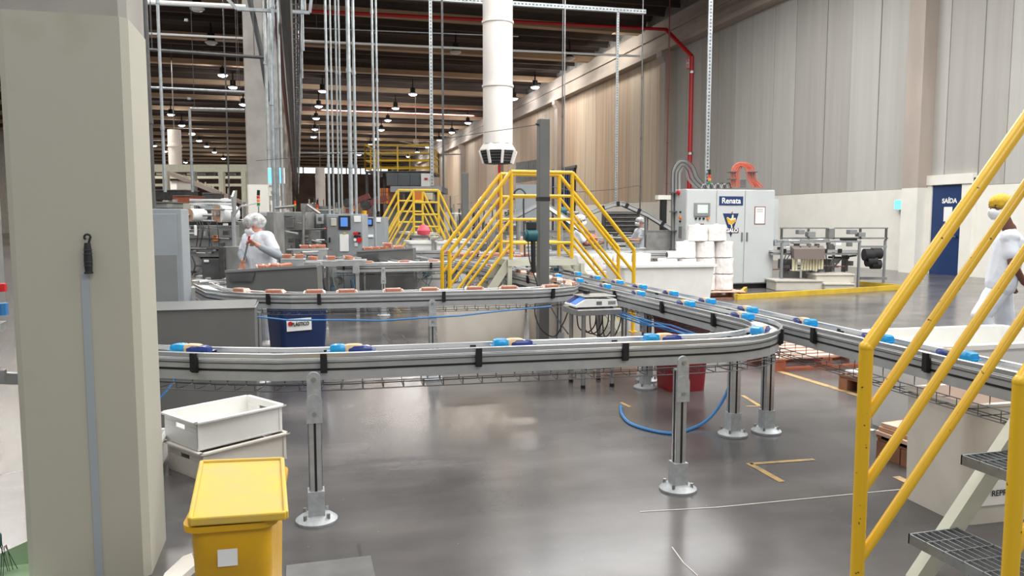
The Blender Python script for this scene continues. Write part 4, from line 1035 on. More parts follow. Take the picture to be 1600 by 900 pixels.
# stack light
def stack_light(px, py0, py1, f, lab, r=.03):
    a, b = F(px, py1, f), F(px, py0, f); t = thing('stack_light', lab, 'light', a); h = (b.z-a.z)
    MB().cyl(a-UP*.45, a, r*.4, 8).build('stem', 'steel', t)
    for i, m in enumerate(('green', 'orange', 'red_light')): MB().cyl(a+UP*h*(.02+.22*i), a+UP*h*(.2+.22*i), r, 12).build('lamp_segment', m, t)
    MB().cyl(a+UP*h*.66, b, r, 12).build('top_cap', 'black', t)
stack_light(1108.5, 265, 288, 16.2, 'signal light with red, amber and green segments on the tall cabinet', .028)
stack_light(404, 297, 322, 11, 'signal light with red, amber and green segments behind the woman', .022)
stack_light(461, 307, 326, 13, 'signal light between the second pillar and the pipe bundle', .02)
stack_light(496, 312, 334, 13.4, 'small signal light beside the pipe bundle', .018)
# cable looms over the cabinet
t = thing('cable_loom', 'grey cables arching up beside and onto the tall cabinet', 'cables', F(1053, 420, 16.3))
for i in range(9):
    f = 16.2+.03*(i % 3); k = 8-i
    pts = [F(1049+i*1.7, 420, f), F(1049+i*1.7, 330, f), F(1049+i*1.7, 278, f), F(1051+i*1.6, 263+i*.8, f), F(1059+i*1.2, 251+i*1.5, f), F(1068+k*.6, 250+i*1.7, f), F(1072+k*1.6, 260+i*1.3, f), F(1074+k*2.1, 275+i*.5, f), F(1079+k*2.6, 286, f), F(1086+k*3.2, 293.5, f)]
    MB().tube(smooth_pts(pts, 3), .0095+.002*(i % 2), 5).build('cable', 'cable_grey' if i % 3 else 'cable_dark', t, smooth=True)
for py in (300, 330, 360, 390): fbox(MB(), 1048, 1061, py, py+1.5, 16.1, .15).build('cable_clamp', 'dark_steel', t)
t = thing('cable_loom', 'orange cables arching in a ribbed loop onto the tall cabinet top', 'cables', F(1146, 292, 16.3))
for i in range(8):
    f = 16.15+.04*(i//4); o = i % 4; k = 3-o; dx = (i//4)*5
    pts = [F(1143+o*2.4+dx, 292, f), F(1143+o*2.4+dx, 270, f), F(1146+o*2.2+dx, 260+o, f), F(1157+dx, 254+o*1.5, f), F(1165+k*2.2+dx, 260+o, f), F(1167+k*2.4+dx, 270, f), F(1169+k*2.4+dx, 281, f), F(1173+k*3.2+dx, 287, f), F(1176+k*4+dx, 293, f)]
    MB().tube(smooth_pts(pts, 3), .0125, 5).build('cable', 'cable_orange', t, smooth=True)
for px0, px1, py in ((1141, 1152, 268), (1141, 1152, 279), (1170, 1184, 268)): fbox(MB(), px0, px1, py, py+1.2, 16.05, .25).build('cable_clamp', 'dark_steel', t)
for i in range(8):
    x = 1096+i*5.2
    tag(MB().tube(smooth_pts([F(x, 294.5, 16.2), F(x+2, 289-(i % 3), 16.2), F(x+7, 288-(i % 2)*2, 16.2), F(x+10, 294, 16.2)], 3), .013, 5).build('short_cable', 'cable_dark' if i % 2 else 'cable_grey'), '%s of the short cables looping over the cabinet top, from left' % ORD[i], 'cable')
tag(fbox(MB(), 1156, 1166, 280, 293, 16.4, .15).build('junction_box', 'grey_paint', bevel=.01), 'small grey junction box inside the orange cable loop', 'box')
tag(MB().box(X3+.02, X3+.3, 14.5, 14.75, 1.0, 1.88).build('wall_box', 'cab_grey', bevel=.01), 'grey box hanging right of the tall cabinet', 'box')
bpy.context.view_layer.update()

# ================================================================== WRAPPED ROLLS
rr = random.Random(3)
def roll(c, label, group, r=.185, h=.3):
    t = thing('wrapped_roll', label, 'roll', c, group); n = 26
    prof = [(.9, 0), (1, .03), (1.0, .17), (.99, .33), (.98, .5), (1, .66), (1, .82), (1, .95), (.93, 1), (.4, 1.005)]
    vs = []
    for q, z in prof:
        for k in range(n): vs.append((c[0]+r*q*(1+rr.uniform(-.045, .035))*math.cos(2*PI*k/n), c[1]+r*q*(1+rr.uniform(-.045, .035))*math.sin(2*PI*k/n), c[2]+h*z*.985+rr.uniform(0, .006)))
    m = len(prof); fs = [(i*n+k, i*n+(k+1) % n, (i+1)*n+(k+1) % n, (i+1)*n+k) for i in range(m-1) for k in range(n)]+[tuple(range(n-1, -1, -1)), tuple((m-1)*n+k for k in range(n))]
    MB().add(vs, fs).build('body', 'wrap', t, smooth=True)
    MB().lathe([(r*.25, h*.985), (r*.3, h*1.03), (r*.1, h*1.07)], c, 7).build('wrapper_knot', 'film', t, smooth=True)
xr = at(1131, 400, 12.75).x
rows = [(0, 4, 'bottom'), (1, 4, 'second'), (2, 3, 'third'), (3, 2, 'top')]
t = pallet('wooden_pallet', 'pallet under the stack of wrapped white rolls', (xr-.5, 12.95), -.05, 1.6, .95, 'pallet_brown', 'pale_wood')
for lv, n, nm in rows:
    for i in range(n):
        off = {0: 0, 1: 0, 2: .02, 3: .17}[lv]
        roll((xr-off-i*.375, 12.75+.02*i, .137+.305*lv), 'white wrapped roll, %s from right in the %s layer' % (ORD[i], nm), 'wrapped rolls on the pallet')
for i in range(4): roll((xr-1.55-.38*i, 13.05, .53), 'white wrapped roll, %s from right in the row behind the big tub' % ORD[i], 'wrapped rolls behind the tub')
tag(MB().box(xr-3.0, xr-1.3, 12.85, 13.25, 0, .53).build('white_block', 'film', bevel=.02), 'low white wrapped stack behind the big white tub', 'stack')
p = at(1067, 400, 12.4)
t = thing('lying_roll', 'small white roll lying on its side on the stack', 'roll', (p.x, 12.75, .745))
MB().cyl((p.x-.15, 12.72, .81), (p.x+.15, 12.7, .81), .062, 12).build('body', 'film', t, smooth=True); MB().cyl((p.x-.154, 12.72, .81), (p.x-.15, 12.72, .81), .05, 12).build('core', 'cable_dark', t)

# ================================================================== RIGHT HAND MACHINE AND KERB
t = thing('cutting_machine', 'grey framed machine with sloped hood and hanging strips, right of the tall cabinet', 'machine', F(1290, 450, 16))
def fb(px0, px1, py0, py1, f, dep, name, m, parent=None, bevel=0): return fbox(MB(), px0, px1, py0, py1, f, dep).build(name, m, parent or t, bevel=bevel)
for px in (1222, 1264, 1303, 1345, 1385.5): fb(px-1.5, px+1.5, 357, 374 if px < 1380 else 376, 16.9, .06, 'guard_post', 'dark_steel')
fb(1220, 1388, 355.5, 357.5, 16.9, .06, 'guard_top_rail', 'steel'); fb(1220, 1388, 371, 373.5, 16.9, .06, 'guard_lower_rail', 'steel')
for px, f, b in ((1343, 16, 452), (1383, 16.9, 449), (1222, 16.9, 448), (1303, 16.9, 446), (1222, 16, 452)): fb(px-2.6, px+2.6, 376, b, f, .08, 'leg', 'grey_paint')
fb(1215, 1346, 376, 379, 16, .06, 'front_rail', 'grey_paint'); fb(1345, 1386, 384, 387, 16.5, .06, 'side_rail', 'grey_paint'); fb(1345, 1386, 433, 437, 16.5, .06, 'side_rail', 'grey_paint')
fb(1205, 1345, 391, 394, 16.1, .25, 'conveyor_beam', 'alu_matte'); fb(1205, 1345, 395.5, 398.5, 16.1, .25, 'conveyor_beam', 'grey_paint')
for px in (1227, 1291, 1314): fb(px-2, px+2, 389, 395, 16.0, .1, 'rail_clip', 'black')
hd = MB(); a = [F(1241, 405, 15.7), F(1289, 405, 15.7), F(1289, 389, 15.7), F(1241, 389, 15.7), F(1236, 404, 16.2), F(1284, 404, 16.2), F(1286, 384, 16.1), F(1234, 384, 16.1)]
hd.add(a, [(0, 1, 2, 3), (3, 2, 6, 7), (0, 3, 7, 4), (1, 5, 6, 2), (4, 5, 6, 7), (0, 4, 5, 1)]); hd.build('sloped_hood', mat('hood_brown', (118, 108, 102), .5), t)
for px in (1251, 1265, 1279): fb(px-1, px+1, 385.2, 387.2, 15.9, .03, 'hood_screw', 'black')
for i in range(11):
    px = 1238+i*4.5
    if i != 2: fb(px, px+3.9, 403, 422+rr.uniform(-1.5, 1.5), 15.85, .03, 'hanging_strip', 'strip_pale')
for (x0, x1, y0, y1, f, m, n) in ((1248, 1258, 359, 366, 16.7, 'grey_paint', 'motor_block'), (1263, 1275, 362, 370, 16.7, 'grey_paint', 'motor_block'), (1328, 1340, 359, 366, 16.7, 'grey_paint', 'motor_block'), (1342, 1353, 363, 370, 16.7, 'grey_paint', 'motor_block'), (1295, 1304, 356, 372, 16.7, 'steel', 'column'),
                                  (1210, 1234, 376, 384, 16.4, 'grey_blue', 'actuator'), (1240, 1266, 374, 381, 16.5, 'grey_blue', 'actuator'), (1275, 1284, 375, 380, 16.5, 'white', 'valve_block'), (1306, 1315, 378, 384, 16.5, 'white', 'valve_block'), (1318, 1340, 372, 376, 16.5, 'black', 'drive_bar'), (1285, 1300, 405, 425, 16.4, 'dark_steel', 'gear_box'), (1320, 1326, 398, 424, 16.4, 'dark_steel', 'column'), (1220, 1242, 405, 420, 16.6, 'dark_steel', 'lower_panel'), (1222, 1250, 424, 436, 16.2, 'grey_paint_dark', 'lower_panel'), (1258, 1275, 424, 438, 16.2, 'grey_paint', 'lower_panel')):
    fb(x0, x1, y0, y1, f, .2, n, m, bevel=.01)
for (x, y, r) in ((1357, 398, .13), (1369, 396, .12), (1361, 408, .12), (1368, 413, .1)):
    c = F(x, y, 16.3); MB().cyl(c-RT*.1, c+RT*.1, r, 14).build('dark_motor', 'black_rubber', t, smooth=True)
rd = random.Random(9)
for i in range(34):
    x = rd.uniform(1212, 1330); y = rd.choice((376, 381, 386, 402, 408, 415, 421)); f = rd.uniform(16.2, 16.8)
    if i % 3 == 0: MB().cyl(F(x, y, f), F(x+rd.uniform(8, 35), y+rd.uniform(-2, 2), f), rd.choice((.01, .018, .025)), 6).build('guide_rod', rd.choice(('steel', 'dark_steel', 'black_rubber')), t)
    else: fb(x, x+rd.uniform(3, 9), y, y+rd.uniform(3, 10), f, .12, 'fitting', rd.choice(('dark_steel', 'grey_paint_dark', 'machine', 'machine_dark', 'grey_blue')))
for i in range(7):
    x = rd.uniform(1225, 1330); MB().tube(smooth_pts([F(x, 398, 16.15), F(x+rd.uniform(-8, 8), 412, 16.1), F(x+rd.uniform(-12, 12), 428, 16.15)], 3), .012, 4).build('cable', 'cable_dark', t)
for a_, b_ in (((1300, 420), (1316, 402)), ((1316, 402), (1338, 399))): MB().tube([F(*a_, 16.2), F(*b_, 16.2)], .02, 5).build('air_hose', 'cable_dark', t)
MB().tube([F(1207, 421, 16.2), F(1240, 420, 16.2), F(1290, 416, 16.2), F(1320, 416, 16.2)], .012, 5).build('red_line', 'red_dull', t)
for (x0, x1, y0, y1, f, l) in ((1211, 1288, 438, 455, 15.6, 'pale low tray at the left foot of the framed machine'), (1288, 1336, 443, 454, 15.5, 'bottom pale tray under the right half of the framed machine'), (1274, 1336, 428, 443, 15.7, 'upper pale tray stacked under the right half of the framed machine')):
    q = thing('pale_tray', l, 'tray', F((x0+x1)/2, y1, f)); fbox(MB(), x0+1, x1-1, y0+2, y1, f, .6).build('body', 'crate_grey', q, bevel=.02); fbox(MB(), x0, x1, y0, y0+2.5, f-.02, .64).build('rim', 'crate_grey', q, bevel=.005)
q = thing('floor_kerb', 'yellow painted steel kerb on the floor in front of the framed machine', 'kerb', gnd(1280, 460))
for a_, b_ in ((gnd(1150, 468), gnd(1412, 452)), (gnd(1412, 452), gnd(1344, 446)), (gnd(1150, 468), gnd(1165, 455))):
    MB().bar(a_+UP*.045, b_+UP*.045, .06, .09).build('kerb_rail', 'yellow_floor', q)

# ================================================================== wall fittings
def trap(px0, px1, py0, py1, f, m, lab):
    t = thing('insect_trap', lab, 'light trap', F((px0+px1)/2, py1, f)); fbox(MB(), px0, px1, py0, py1, f, .08).build('housing', 'white', t)
    fbox(MB(), px0+1.2, px1-1.2, py0+1, py1-1, f-.012, .012).build('glow_board', m, t)
    for k in (.4, .7): fbox(MB(), px0+(px1-px0)*k, px0+(px1-px0)*k+.5, py0, py1, f-.02, .006).build('guard_wire', 'steel', t)
trap(418.5, 443, 262, 287, 14.8, 'trap_blue', 'glowing blue insect trap on the pipes right of the second pillar')
p = atx(1413, 313, XW-.05)
t = thing('insect_trap', 'glowing cyan insect trap on the right wall beside the pilaster', 'light trap', (XW-.1, 18.1, 1.7))
yt = atx(1413, 313, XW).y
MB().box(XW-.16, XW-.02, yt-.2, yt+.2, 1.72, 2.0).build('housing', 'white', t); MB().box(XW-.17, XW-.16, yt-.18, yt+.18, 1.74, 1.99).build('glow_board', 'trap_cyan', t)
t = thing('switch_box', 'white wall box with small sockets under the blue insect trap', 'box', F(427, 305, 14.7))
fbox(MB(), 418.5, 435, 287, 306, 14.7, .1).build('housing', 'cream', t)
for i in range(4): fbox(MB(), 421+i*3.2, 422.6+i*3.2, 289.5, 291.5, 14.69, .01).build('socket', 'grey_paint_dark', t)
fbox(MB(), 400, 404, 297, 300, 15.5, .05)
t = thing('wall_hook_row', 'row of numbered metal hangers on the far wall beside the grey post', 'hangers', atx(825, 262, XW-.3))
for i in range(10):
    p = F(808+i*4, 254-i*.6, 42); MB().bar(p, p-UP*1.1, .16, .02).build('hanger', 'steel', t)
tag(MB().tube(smooth_pts([F(803, 312, 12), F(804, 300, 12), F(813, 295, 12), F(821, 303, 12), F(818, 315, 12), F(820, 400, 12), F(822, gy(12), 12)]), .016, 6).build('bent_hose', 'cable_dark'), 'black hose bent in an arc behind the yellow bridge', 'hose')

# ================================================================== PEOPLE
def capsule(b, a, c, ra, rb, n=12):
    a, c = Vector(a), Vector(c); d = (c-a); L = d.length; d = d.normalized() if L > 1e-5 else UP.copy()
    u = d.cross(UP); u = Vector((1, 0, 0)) if u.length < 1e-3 else u.normalized(); w_ = d.cross(u); vs = []; rings = 0
    for i in range(1, 5): th = PI/2*i/4; vs.append((a-d*ra*math.cos(th), ra*math.sin(th)))
    for i in range(0, 4): th = PI/2*i/4; vs.append((c+d*rb*math.sin(th), rb*math.cos(th)))
    pts = [p+(u*math.cos(2*PI*k/n)+w_*math.sin(2*PI*k/n))*r for p, r in vs for k in range(n)]; m = len(vs)
    fs = [(i*n+k, i*n+(k+1) % n, (i+1)*n+(k+1) % n, (i+1)*n+k) for i in range(m-1) for k in range(n)]+[tuple(range(n-1, -1, -1)), tuple((m-1)*n+k for k in range(n))]
    return b.add(pts, fs)
def ellip(b, c, ax, r3, n=16):
    # ax: three axes (forward, side, up)
    c = Vector(c); pts = []; fs = []
    for i in range(1, n//2):
        th = PI*i/(n//2)
        for k in range(n):
            q = 2*PI*k/n; pts.append(c+ax[0]*r3[0]*math.sin(th)*math.cos(q)+ax[1]*r3[1]*math.sin(th)*math.sin(q)+ax[2]*r3[2]*math.cos(th))
    m = n//2-1
    fs = [(i*n+k, i*n+(k+1) % n, (i+1)*n+(k+1) % n, (i+1)*n+k) for i in range(m-1) for k in range(n)]+[tuple(range(n-1, -1, -1)), tuple((m-1)*n+k for k in range(n))]
    return b.add(pts, fs)
def solid(b, name, m, parent, vox, wr_=0., sm=6):
    o = b.build(name, m, parent, smooth=False)
    r = o.modifiers.new('remesh', 'REMESH'); r.mode = 'VOXEL'; r.voxel_size = vox; r.use_smooth_shade = True
    s = o.modifiers.new('smooth', 'SMOOTH'); s.factor = .6; s.iterations = sm
    if wr_:
        tx = bpy.data.textures.new('folds', 'CLOUDS'); tx.noise_scale = .11; tx.noise_depth = 2
        d_ = o.modifiers.new('folds', 'DISPLACE'); d_.texture = tx; d_.strength = wr_; d_.mid_level = .5
    return o
def hand(b, wrist, dirv, palmn, curl=.5, s=1.0):
    d = Vector(dirv).normalized(); nrm = Vector(palmn); nrm = (nrm-d*nrm.dot(d)).normalized(); sd = d.cross(nrm)
    w_ = Vector(wrist)
    for k in (-1, -.33, .33, 1): capsule(b, w_+sd*k*.014*s, w_+d*.082*s+sd*k*.028*s, .013*s, .0115*s, 8)
    for k, L in ((-1, .062), (-.33, .075), (.33, .07), (1, .054)):
        p0 = w_+d*.085*s+sd*k*.029*s; a = curl
        p1 = p0+(d*math.cos(a)+nrm*math.sin(a))*L*.55*s; p2 = p1+(d*math.cos(2*a)+nrm*math.sin(2*a))*L*.45*s
        capsule(b, p0, p1, .0095*s, .0085*s, 8); capsule(b, p1, p2, .0085*s, .0072*s, 8)
    p0 = w_+d*.03*s-sd*.022*s; p1 = p0+(d*.6-sd*.8+nrm*.3).normalized()*.035*s; p2 = p1+(d*.85+nrm*.5).normalized()*.032*s
    capsule(b, p0, p1, .012*s, .0105*s, 8); capsule(b, p1, p2, .0105*s, .0085*s, 8)
def person(label, J, face, skin, top, bottom, net, vox=.009, sleeve=None, up=UP, fold=.012, handinfo=None, netk=1.0, shoes='white'):
    """J: joints head neck chest belly pelvis, sh/el/ha (l, r), hip/kn/an (l, r)"""
    base = Vector((J['pelvis'].x, J['pelvis'].y, 0))
    t = thing('person', label, 'person', base)
    f = Vector(face).normalized(); u = (Vector(up)-f*Vector(up).dot(f)).normalized(); sd = u.cross(f)
    hc = J['head']; b = MB()
    # head: skull, jaw, nose, ears, brow
    ellip(b, hc+u*.025-f*.008, (f, sd, u), (.092, .074, .095)); ellip(b, hc-u*.035+f*.018, (f, sd, u), (.07, .06, .082)); ellip(b, hc-u*.085+f*.045, (f, sd, u), (.032, .034, .026), 10)
    capsule(b, hc+f*.088+u*.012, hc+f*.104-u*.02, .009, .014, 8); capsule(b, hc+f*.08+u*.03-sd*.04, hc+f*.08+u*.03+sd*.04, .012, .012, 8)
    for s in (-1, 1): ellip(b, hc+sd*s*.076-f*.005-u*.005, (f, sd, u), (.018, .008, .03), 10); ellip(b, hc+f*.06-u*.02+sd*s*.035, (f, sd, u), (.025, .025, .03), 10)
    capsule(b, J['neck']-UP*.03, hc-u*.05-f*.02, .056, .05)
    sh = [J['shl'], J['shr']]; mid_ = (sh[0]+sh[1])/2
    capsule(b, sh[0], sh[1], .055, .055); 
    for k in (-.5, 0, .5):
        side = (sh[1]-sh[0])
        capsule(b, mid_+side*k*.55-UP*.04, J['belly']+side*k*.42, .095, .092); capsule(b, J['belly']+side*k*.42, J['pelvis']+side*k*.45, .092, .098)
    capsule(b, mid_+UP*.01, J['neck'], .06, .054)
    for q in 'lr':
        capsule(b, J['sh'+q], J['el'+q], .05, .04); capsule(b, J['el'+q], J['ha'+q], .04, .027)
        capsule(b, J['hip'+q], J['kn'+q], .085, .056); capsule(b, J['kn'+q], J['an'+q], .056, .038)
        ft = J['an'+q]-UP*.04; ff = Vector((face[0], face[1], 0)).normalized(); capsule(b, ft-ff*.03, ft+ff*.14, .036, .032)
        hi = (handinfo or {}).get(q); d = (J['ha'+q]-J['el'+q]).normalized()
        if hi: hand(b, J['ha'+q], hi[0], hi[1], hi[2])
        else: hand(b, J['ha'+q], d, -f+sd*(.5 if q == 'l' else -.5), .45)
    solid(b, 'body', skin, t, vox, sm=3)
    # shirt
    b = MB(); g = .026
    capsule(b, sh[0], sh[1], .055+g, .055+g)
    for k in (-.5, 0, .5):
        side = (sh[1]-sh[0])
        capsule(b, mid_+side*k*.6-UP*.05, J['belly']+side*k*.55, .1+g, .105+g); capsule(b, J['belly']+side*k*.55, J['pelvis']+side*k*.55-UP*.04, .105+g, .105+g)
    capsule(b, mid_-UP*.0, J['neck']-UP*.035, .07, .062)
    for q in 'lr':
        e = J['sh'+q]+(J['el'+q]-J['sh'+q])*.66; capsule(b, J['sh'+q], e, .07, .062)
        if sleeve: pass
    so = solid(b, 'shirt', top, t, vox, fold, 3)
    if sleeve:
        for q in 'lr':
            b = MB(); capsule(b, J['sh'+q]+(J['el'+q]-J['sh'+q])*.5, J['el'+q], .056, .05); capsule(b, J['el'+q], J['el'+q]+(J['ha'+q]-J['el'+q])*.8, .05, .038); solid(b, 'long_sleeve', sleeve, t, vox, fold*.5, 3)
    b = MB(); capsule(b, J['hipl']+UP*.04, J['hipr']+UP*.04, .115, .115)
    for q in 'lr': capsule(b, J['hip'+q], J['kn'+q], .108, .082); capsule(b, J['kn'+q], J['an'+q]+UP*.06, .082, .07)
    solid(b, 'trousers', bottom, t, vox, fold, 3)
    for q in 'lr':
        ft = J['an'+q]-UP*.045; b = MB(); capsule(b, ft-ff*.05, ft+ff*.15, .046, .043); capsule(b, ft, J['an'+q]+UP*.02, .045, .045); solid(b, 'shoe', shoes, t, .012)
    # hairnet, mask, eyes
    b = MB(); ellip(b, hc+u*.05-f*.012, (f, sd, u), (.113*netk, .093*netk, .082*netk), 24); ellip(b, hc+u*.015-f*.06, (f, sd, u), (.08*netk, .084*netk, .075*netk), 24)
    ellip(b, hc+u*.03+f*.0, (f, sd, u), (.1*netk, .09*netk, .05*netk), 24)
    no = solid(b, 'hairnet', net, t, .008, .012, 8)
    b = MB(); n = 9; pts = []
    for i, (uu, ff_, wd) in enumerate(((-.0, .1, .03), (-.02, .122, .05), (-.045, .122, .062), (-.075, .112, .058), (-.105, .085, .04))):
        for k in range(n):
            q = (k/(n-1)-.5)*2; pts.append(hc+u*(uu+.0*abs(q))+f*(ff_-.085*q*q)+sd*q*(wd+.022))
    fs = [(i*n+k, i*n+k+1, (i+1)*n+k+1, (i+1)*n+k) for i in range(4) for k in range(n-1)]
    b.add(pts, fs); mo = b.build('face_mask', 'mask', t, smooth=True)
    sl = mo.modifiers.new('th', 'SOLIDIFY'); sl.thickness = .003
    for s in (-1, 1):
        b = MB(); ellip(b, hc+f*.083+u*.012+sd*s*.032, (f, sd, u), (.012, .013, .007), 8); b.build('eye', 'eye', t, smooth=True)
        b = MB(); capsule(b, hc+f*.09+u*.033+sd*s*.018, hc+f*.082+u*.034+sd*s*.05, .004, .003, 6); b.build('eyebrow', 'eye', t)
        MB().tube([hc+f*.05-u*.01+sd*s*.073, hc-f*.005+u*.01+sd*s*.083], .0015, 4).build('mask_loop', 'mask', t)
    return t
# man walking left, seen through the stair rails
f = 7.2; LFT = -RT
J = dict(head=F(1563, 325, f), neck=F(1578, 357, f), chest=F(1578, 385, f), belly=F(1571, 410, f), pelvis=F(1564, 436, f),
         shl=F(1578, 372, f-.17), shr=F(1576, 372, f+.19), ell=F(1582, 411, f-.24), hal=F(1600, 442, f-.2), elr=F(1574, 408, f+.27), har=F(1580, 438, f+.26),
         hipl=F(1563, 448, f-.09), hipr=F(1562, 448, f+.09), knl=F(1532, 494, f-.1), anl=F(1556, 548, f-.1), knr=F(1571, 506, f+.1), anr=F(1585, 570, f+.1))
t = person('man in white clothes and yellow hairnet walking past behind the stair rails', J, LFT*1.0+UP*-.05-FW*.15, 'skin_dark', 'cloth', 'cloth', 'hairnet_yellow', .009)
# woman packing behind the slanted guard
f = 8.6
fa = (-RT*.95-FW*.28-UP*.42)
J = dict(head=F(397, 352, f), neck=F(404, 366, f), chest=F(404, 385, f), belly=F(405, 402, f), pelvis=F(408, 424, f),
         shl=F(418, 372, f-.12), shr=F(389, 373, f+.12), ell=F(434, 399, f-.22), hal=F(402, 383, f-.3), elr=F(378, 397, f+.02), har=F(380, 408, f-.15),
         hipl=F(414, 432, f-.07), hipr=F(402, 432, f+.07), knl=F(413, 485, f-.12), anl=F(415, 535, f-.02), knr=F(402, 485, f+.02), anr=F(402, 537, f+.1))
J['anl'].z = .09; J['anr'].z = .09; J['knl'].z = .48; J['knr'].z = .48
person('woman in white overall, hairnet and mask scraping with a pink handled spatula', J, fa, 'skin_light', 'cloth', 'cloth', 'hairnet', .009, sleeve='cloth_grey',
       handinfo={'l': ((-RT*.8+UP*.5), (-FW*.3-UP*.2-RT*.3), 1.0), 'r': (-UP*.9-RT*.2, -FW-RT*.2, .6)}, netk=1.05)
a, b_ = F(390, 368, f-.36), F(381, 407, f-.2)
t = thing('spatula', 'steel spatula with pink handle held by the woman', 'tool', (a+b_)/2)
m_ = a+(b_-a)*.28; MB().cyl(a, m_, .012, 8).build('handle', 'pink', t, smooth=True); MB().bar(m_, b_, .02, .004).build('blade', 'steel', t)
# two distant workers
def far_worker(label, hx, hy, f, fdir, skin, armpx, mirror=1):
    h = F(hx, hy, f); fd = Vector(fdir).normalized(); sd = UP.cross(fd); z = lambda v, dz: Vector((v.x, v.y, h.z+dz))
    J = dict(head=h, neck=z(h-fd*.03, -.14), chest=z(h-fd*.03, -.4), belly=z(h-fd*.05, -.5), pelvis=z(h-fd*.08, -.68))
    for q, s in (('l', 1), ('r', -1)):
        J['sh'+q] = z(h+sd*s*.17-fd*.03, -.23); J['el'+q] = z(h+sd*s*.2+fd*.1, -.46); J['ha'+q] = z(h+sd*s*.12+fd*.33, -.44)
        J['hip'+q] = z(h+sd*s*.09-fd*.08, -.75); J['kn'+q] = z(h+sd*s*.09-fd*.03, -1.05); J['an'+q] = z(h+sd*s*.1-fd*.06, -h.z+.09)
    person(label, J, fd, skin, 'cloth', 'cloth', 'hairnet', .014)
far_worker('worker in white with hairnet and dark mask leaning over the line beyond the yellow bridge', 907, 345, 15.2, RT-FW*.1, 'skin_dark', None)
far_worker('distant worker in white with hairnet standing at the arched conveyor', 999, 347, 19.5, -RT-FW*.3, 'skin_light', None)

# ================================================================== MACHINERY BEHIND
# dark slanted guards with loose packs on top
def guard(poly, f, dep, label, seamx, py0, py1):
    t = thing('slanted_guard', label, 'guard', F(*poly[-1], f))
    a = [F(*p, f) for p in poly]; b = MB(); n = len(a)
    b.add(a+[p+FW*dep for p in a], [tuple(range(n)), tuple(range(2*n-1, n-1, -1))]+[(i, n+i, n+(i+1) % n, (i+1) % n) for i in range(n)]); b.build('side_panel', 'grey_paint_dark', t)
    b = MB(); b.bar(F(*poly[0], f), F(*poly[1], f), .03, .025); b.build('folded_edge', 'grey_paint', t)
    c = [F(poly[0][0]+4, py0+6, f-.02), F(seamx, py0+2, f-.02), F(seamx-4, py1-12, f-.02), F(poly[0][0]+8, py1-12, f-.02)]
    b = MB().add(c+[p+FW*.018 for p in c], [(0, 1, 2, 3), (7, 6, 5, 4), (0, 4, 5, 1), (1, 5, 6, 2), (2, 6, 7, 3), (3, 7, 4, 0)]); b.build('access_panel', 'dark_steel', t)
    return t
guard([(352, 424), (495, 415.5), (498, 470), (356, 470)], 7.75, .2, 'dark grey slanted guard in front of the woman', 398, 424, 452)
guard([(557, 393), (645, 388), (648, 452), (562, 452)], 12.7, .4, 'dark grey slanted guard behind the rear conveyor', 590, 394, 440)
def crumple(px, py, f, label, s=1.0, grp=None, wrapm='clear_wrap'):
    c = F(px, py, f); t = thing('loose_pack', label, 'pack', c, grp); b = MB()
    b.cbox(c+UP*.03*s, (.13*s, .09*s, .055*s), random.uniform(-.4, .4), .1, random.uniform(-.15, .15)); b.build('block', 'brown_pack', t, bevel=.008)
    b = MB().cbox(c+UP*.035*s-RT*.055*s, (.06*s, .085*s, .03*s), .5, .4, .3); b.build('wrapper_flap', wrapm, t, bevel=.01)
for i, px in enumerate((413, 423, 433, 446)): crumple(px, 423-i*.8, 7.9, 'loose brown pack, %s from left on the guard in front of the woman' % ORD[i], 1, 'loose packs on the near guard')
for i, (px, py) in enumerate(((575, 391.5), (587, 391), (598, 390.5), (606, 390), (606, 385), (622, 389.5))): crumple(px, py, 12.9, 'loose brown pack, %s from left on the rear guard' % ORD[i], 1.0, 'loose packs on the rear guard')
crumple(261, 441, 8.0, 'brown pack on the infeed beside the grey cabinet', 1)
t = thing('white_pack', 'white wrapped carton at the start of the middle conveyor', 'pack', F(375, 452, 8.1)); fbox(MB(), 364, 387, 443, 454, 8.0, .12).build('carton', 'white', t, bevel=.01); fbox(MB(), 368, 374, 446, 450, 7.99, .01).build('print', 'brown_pack', t)

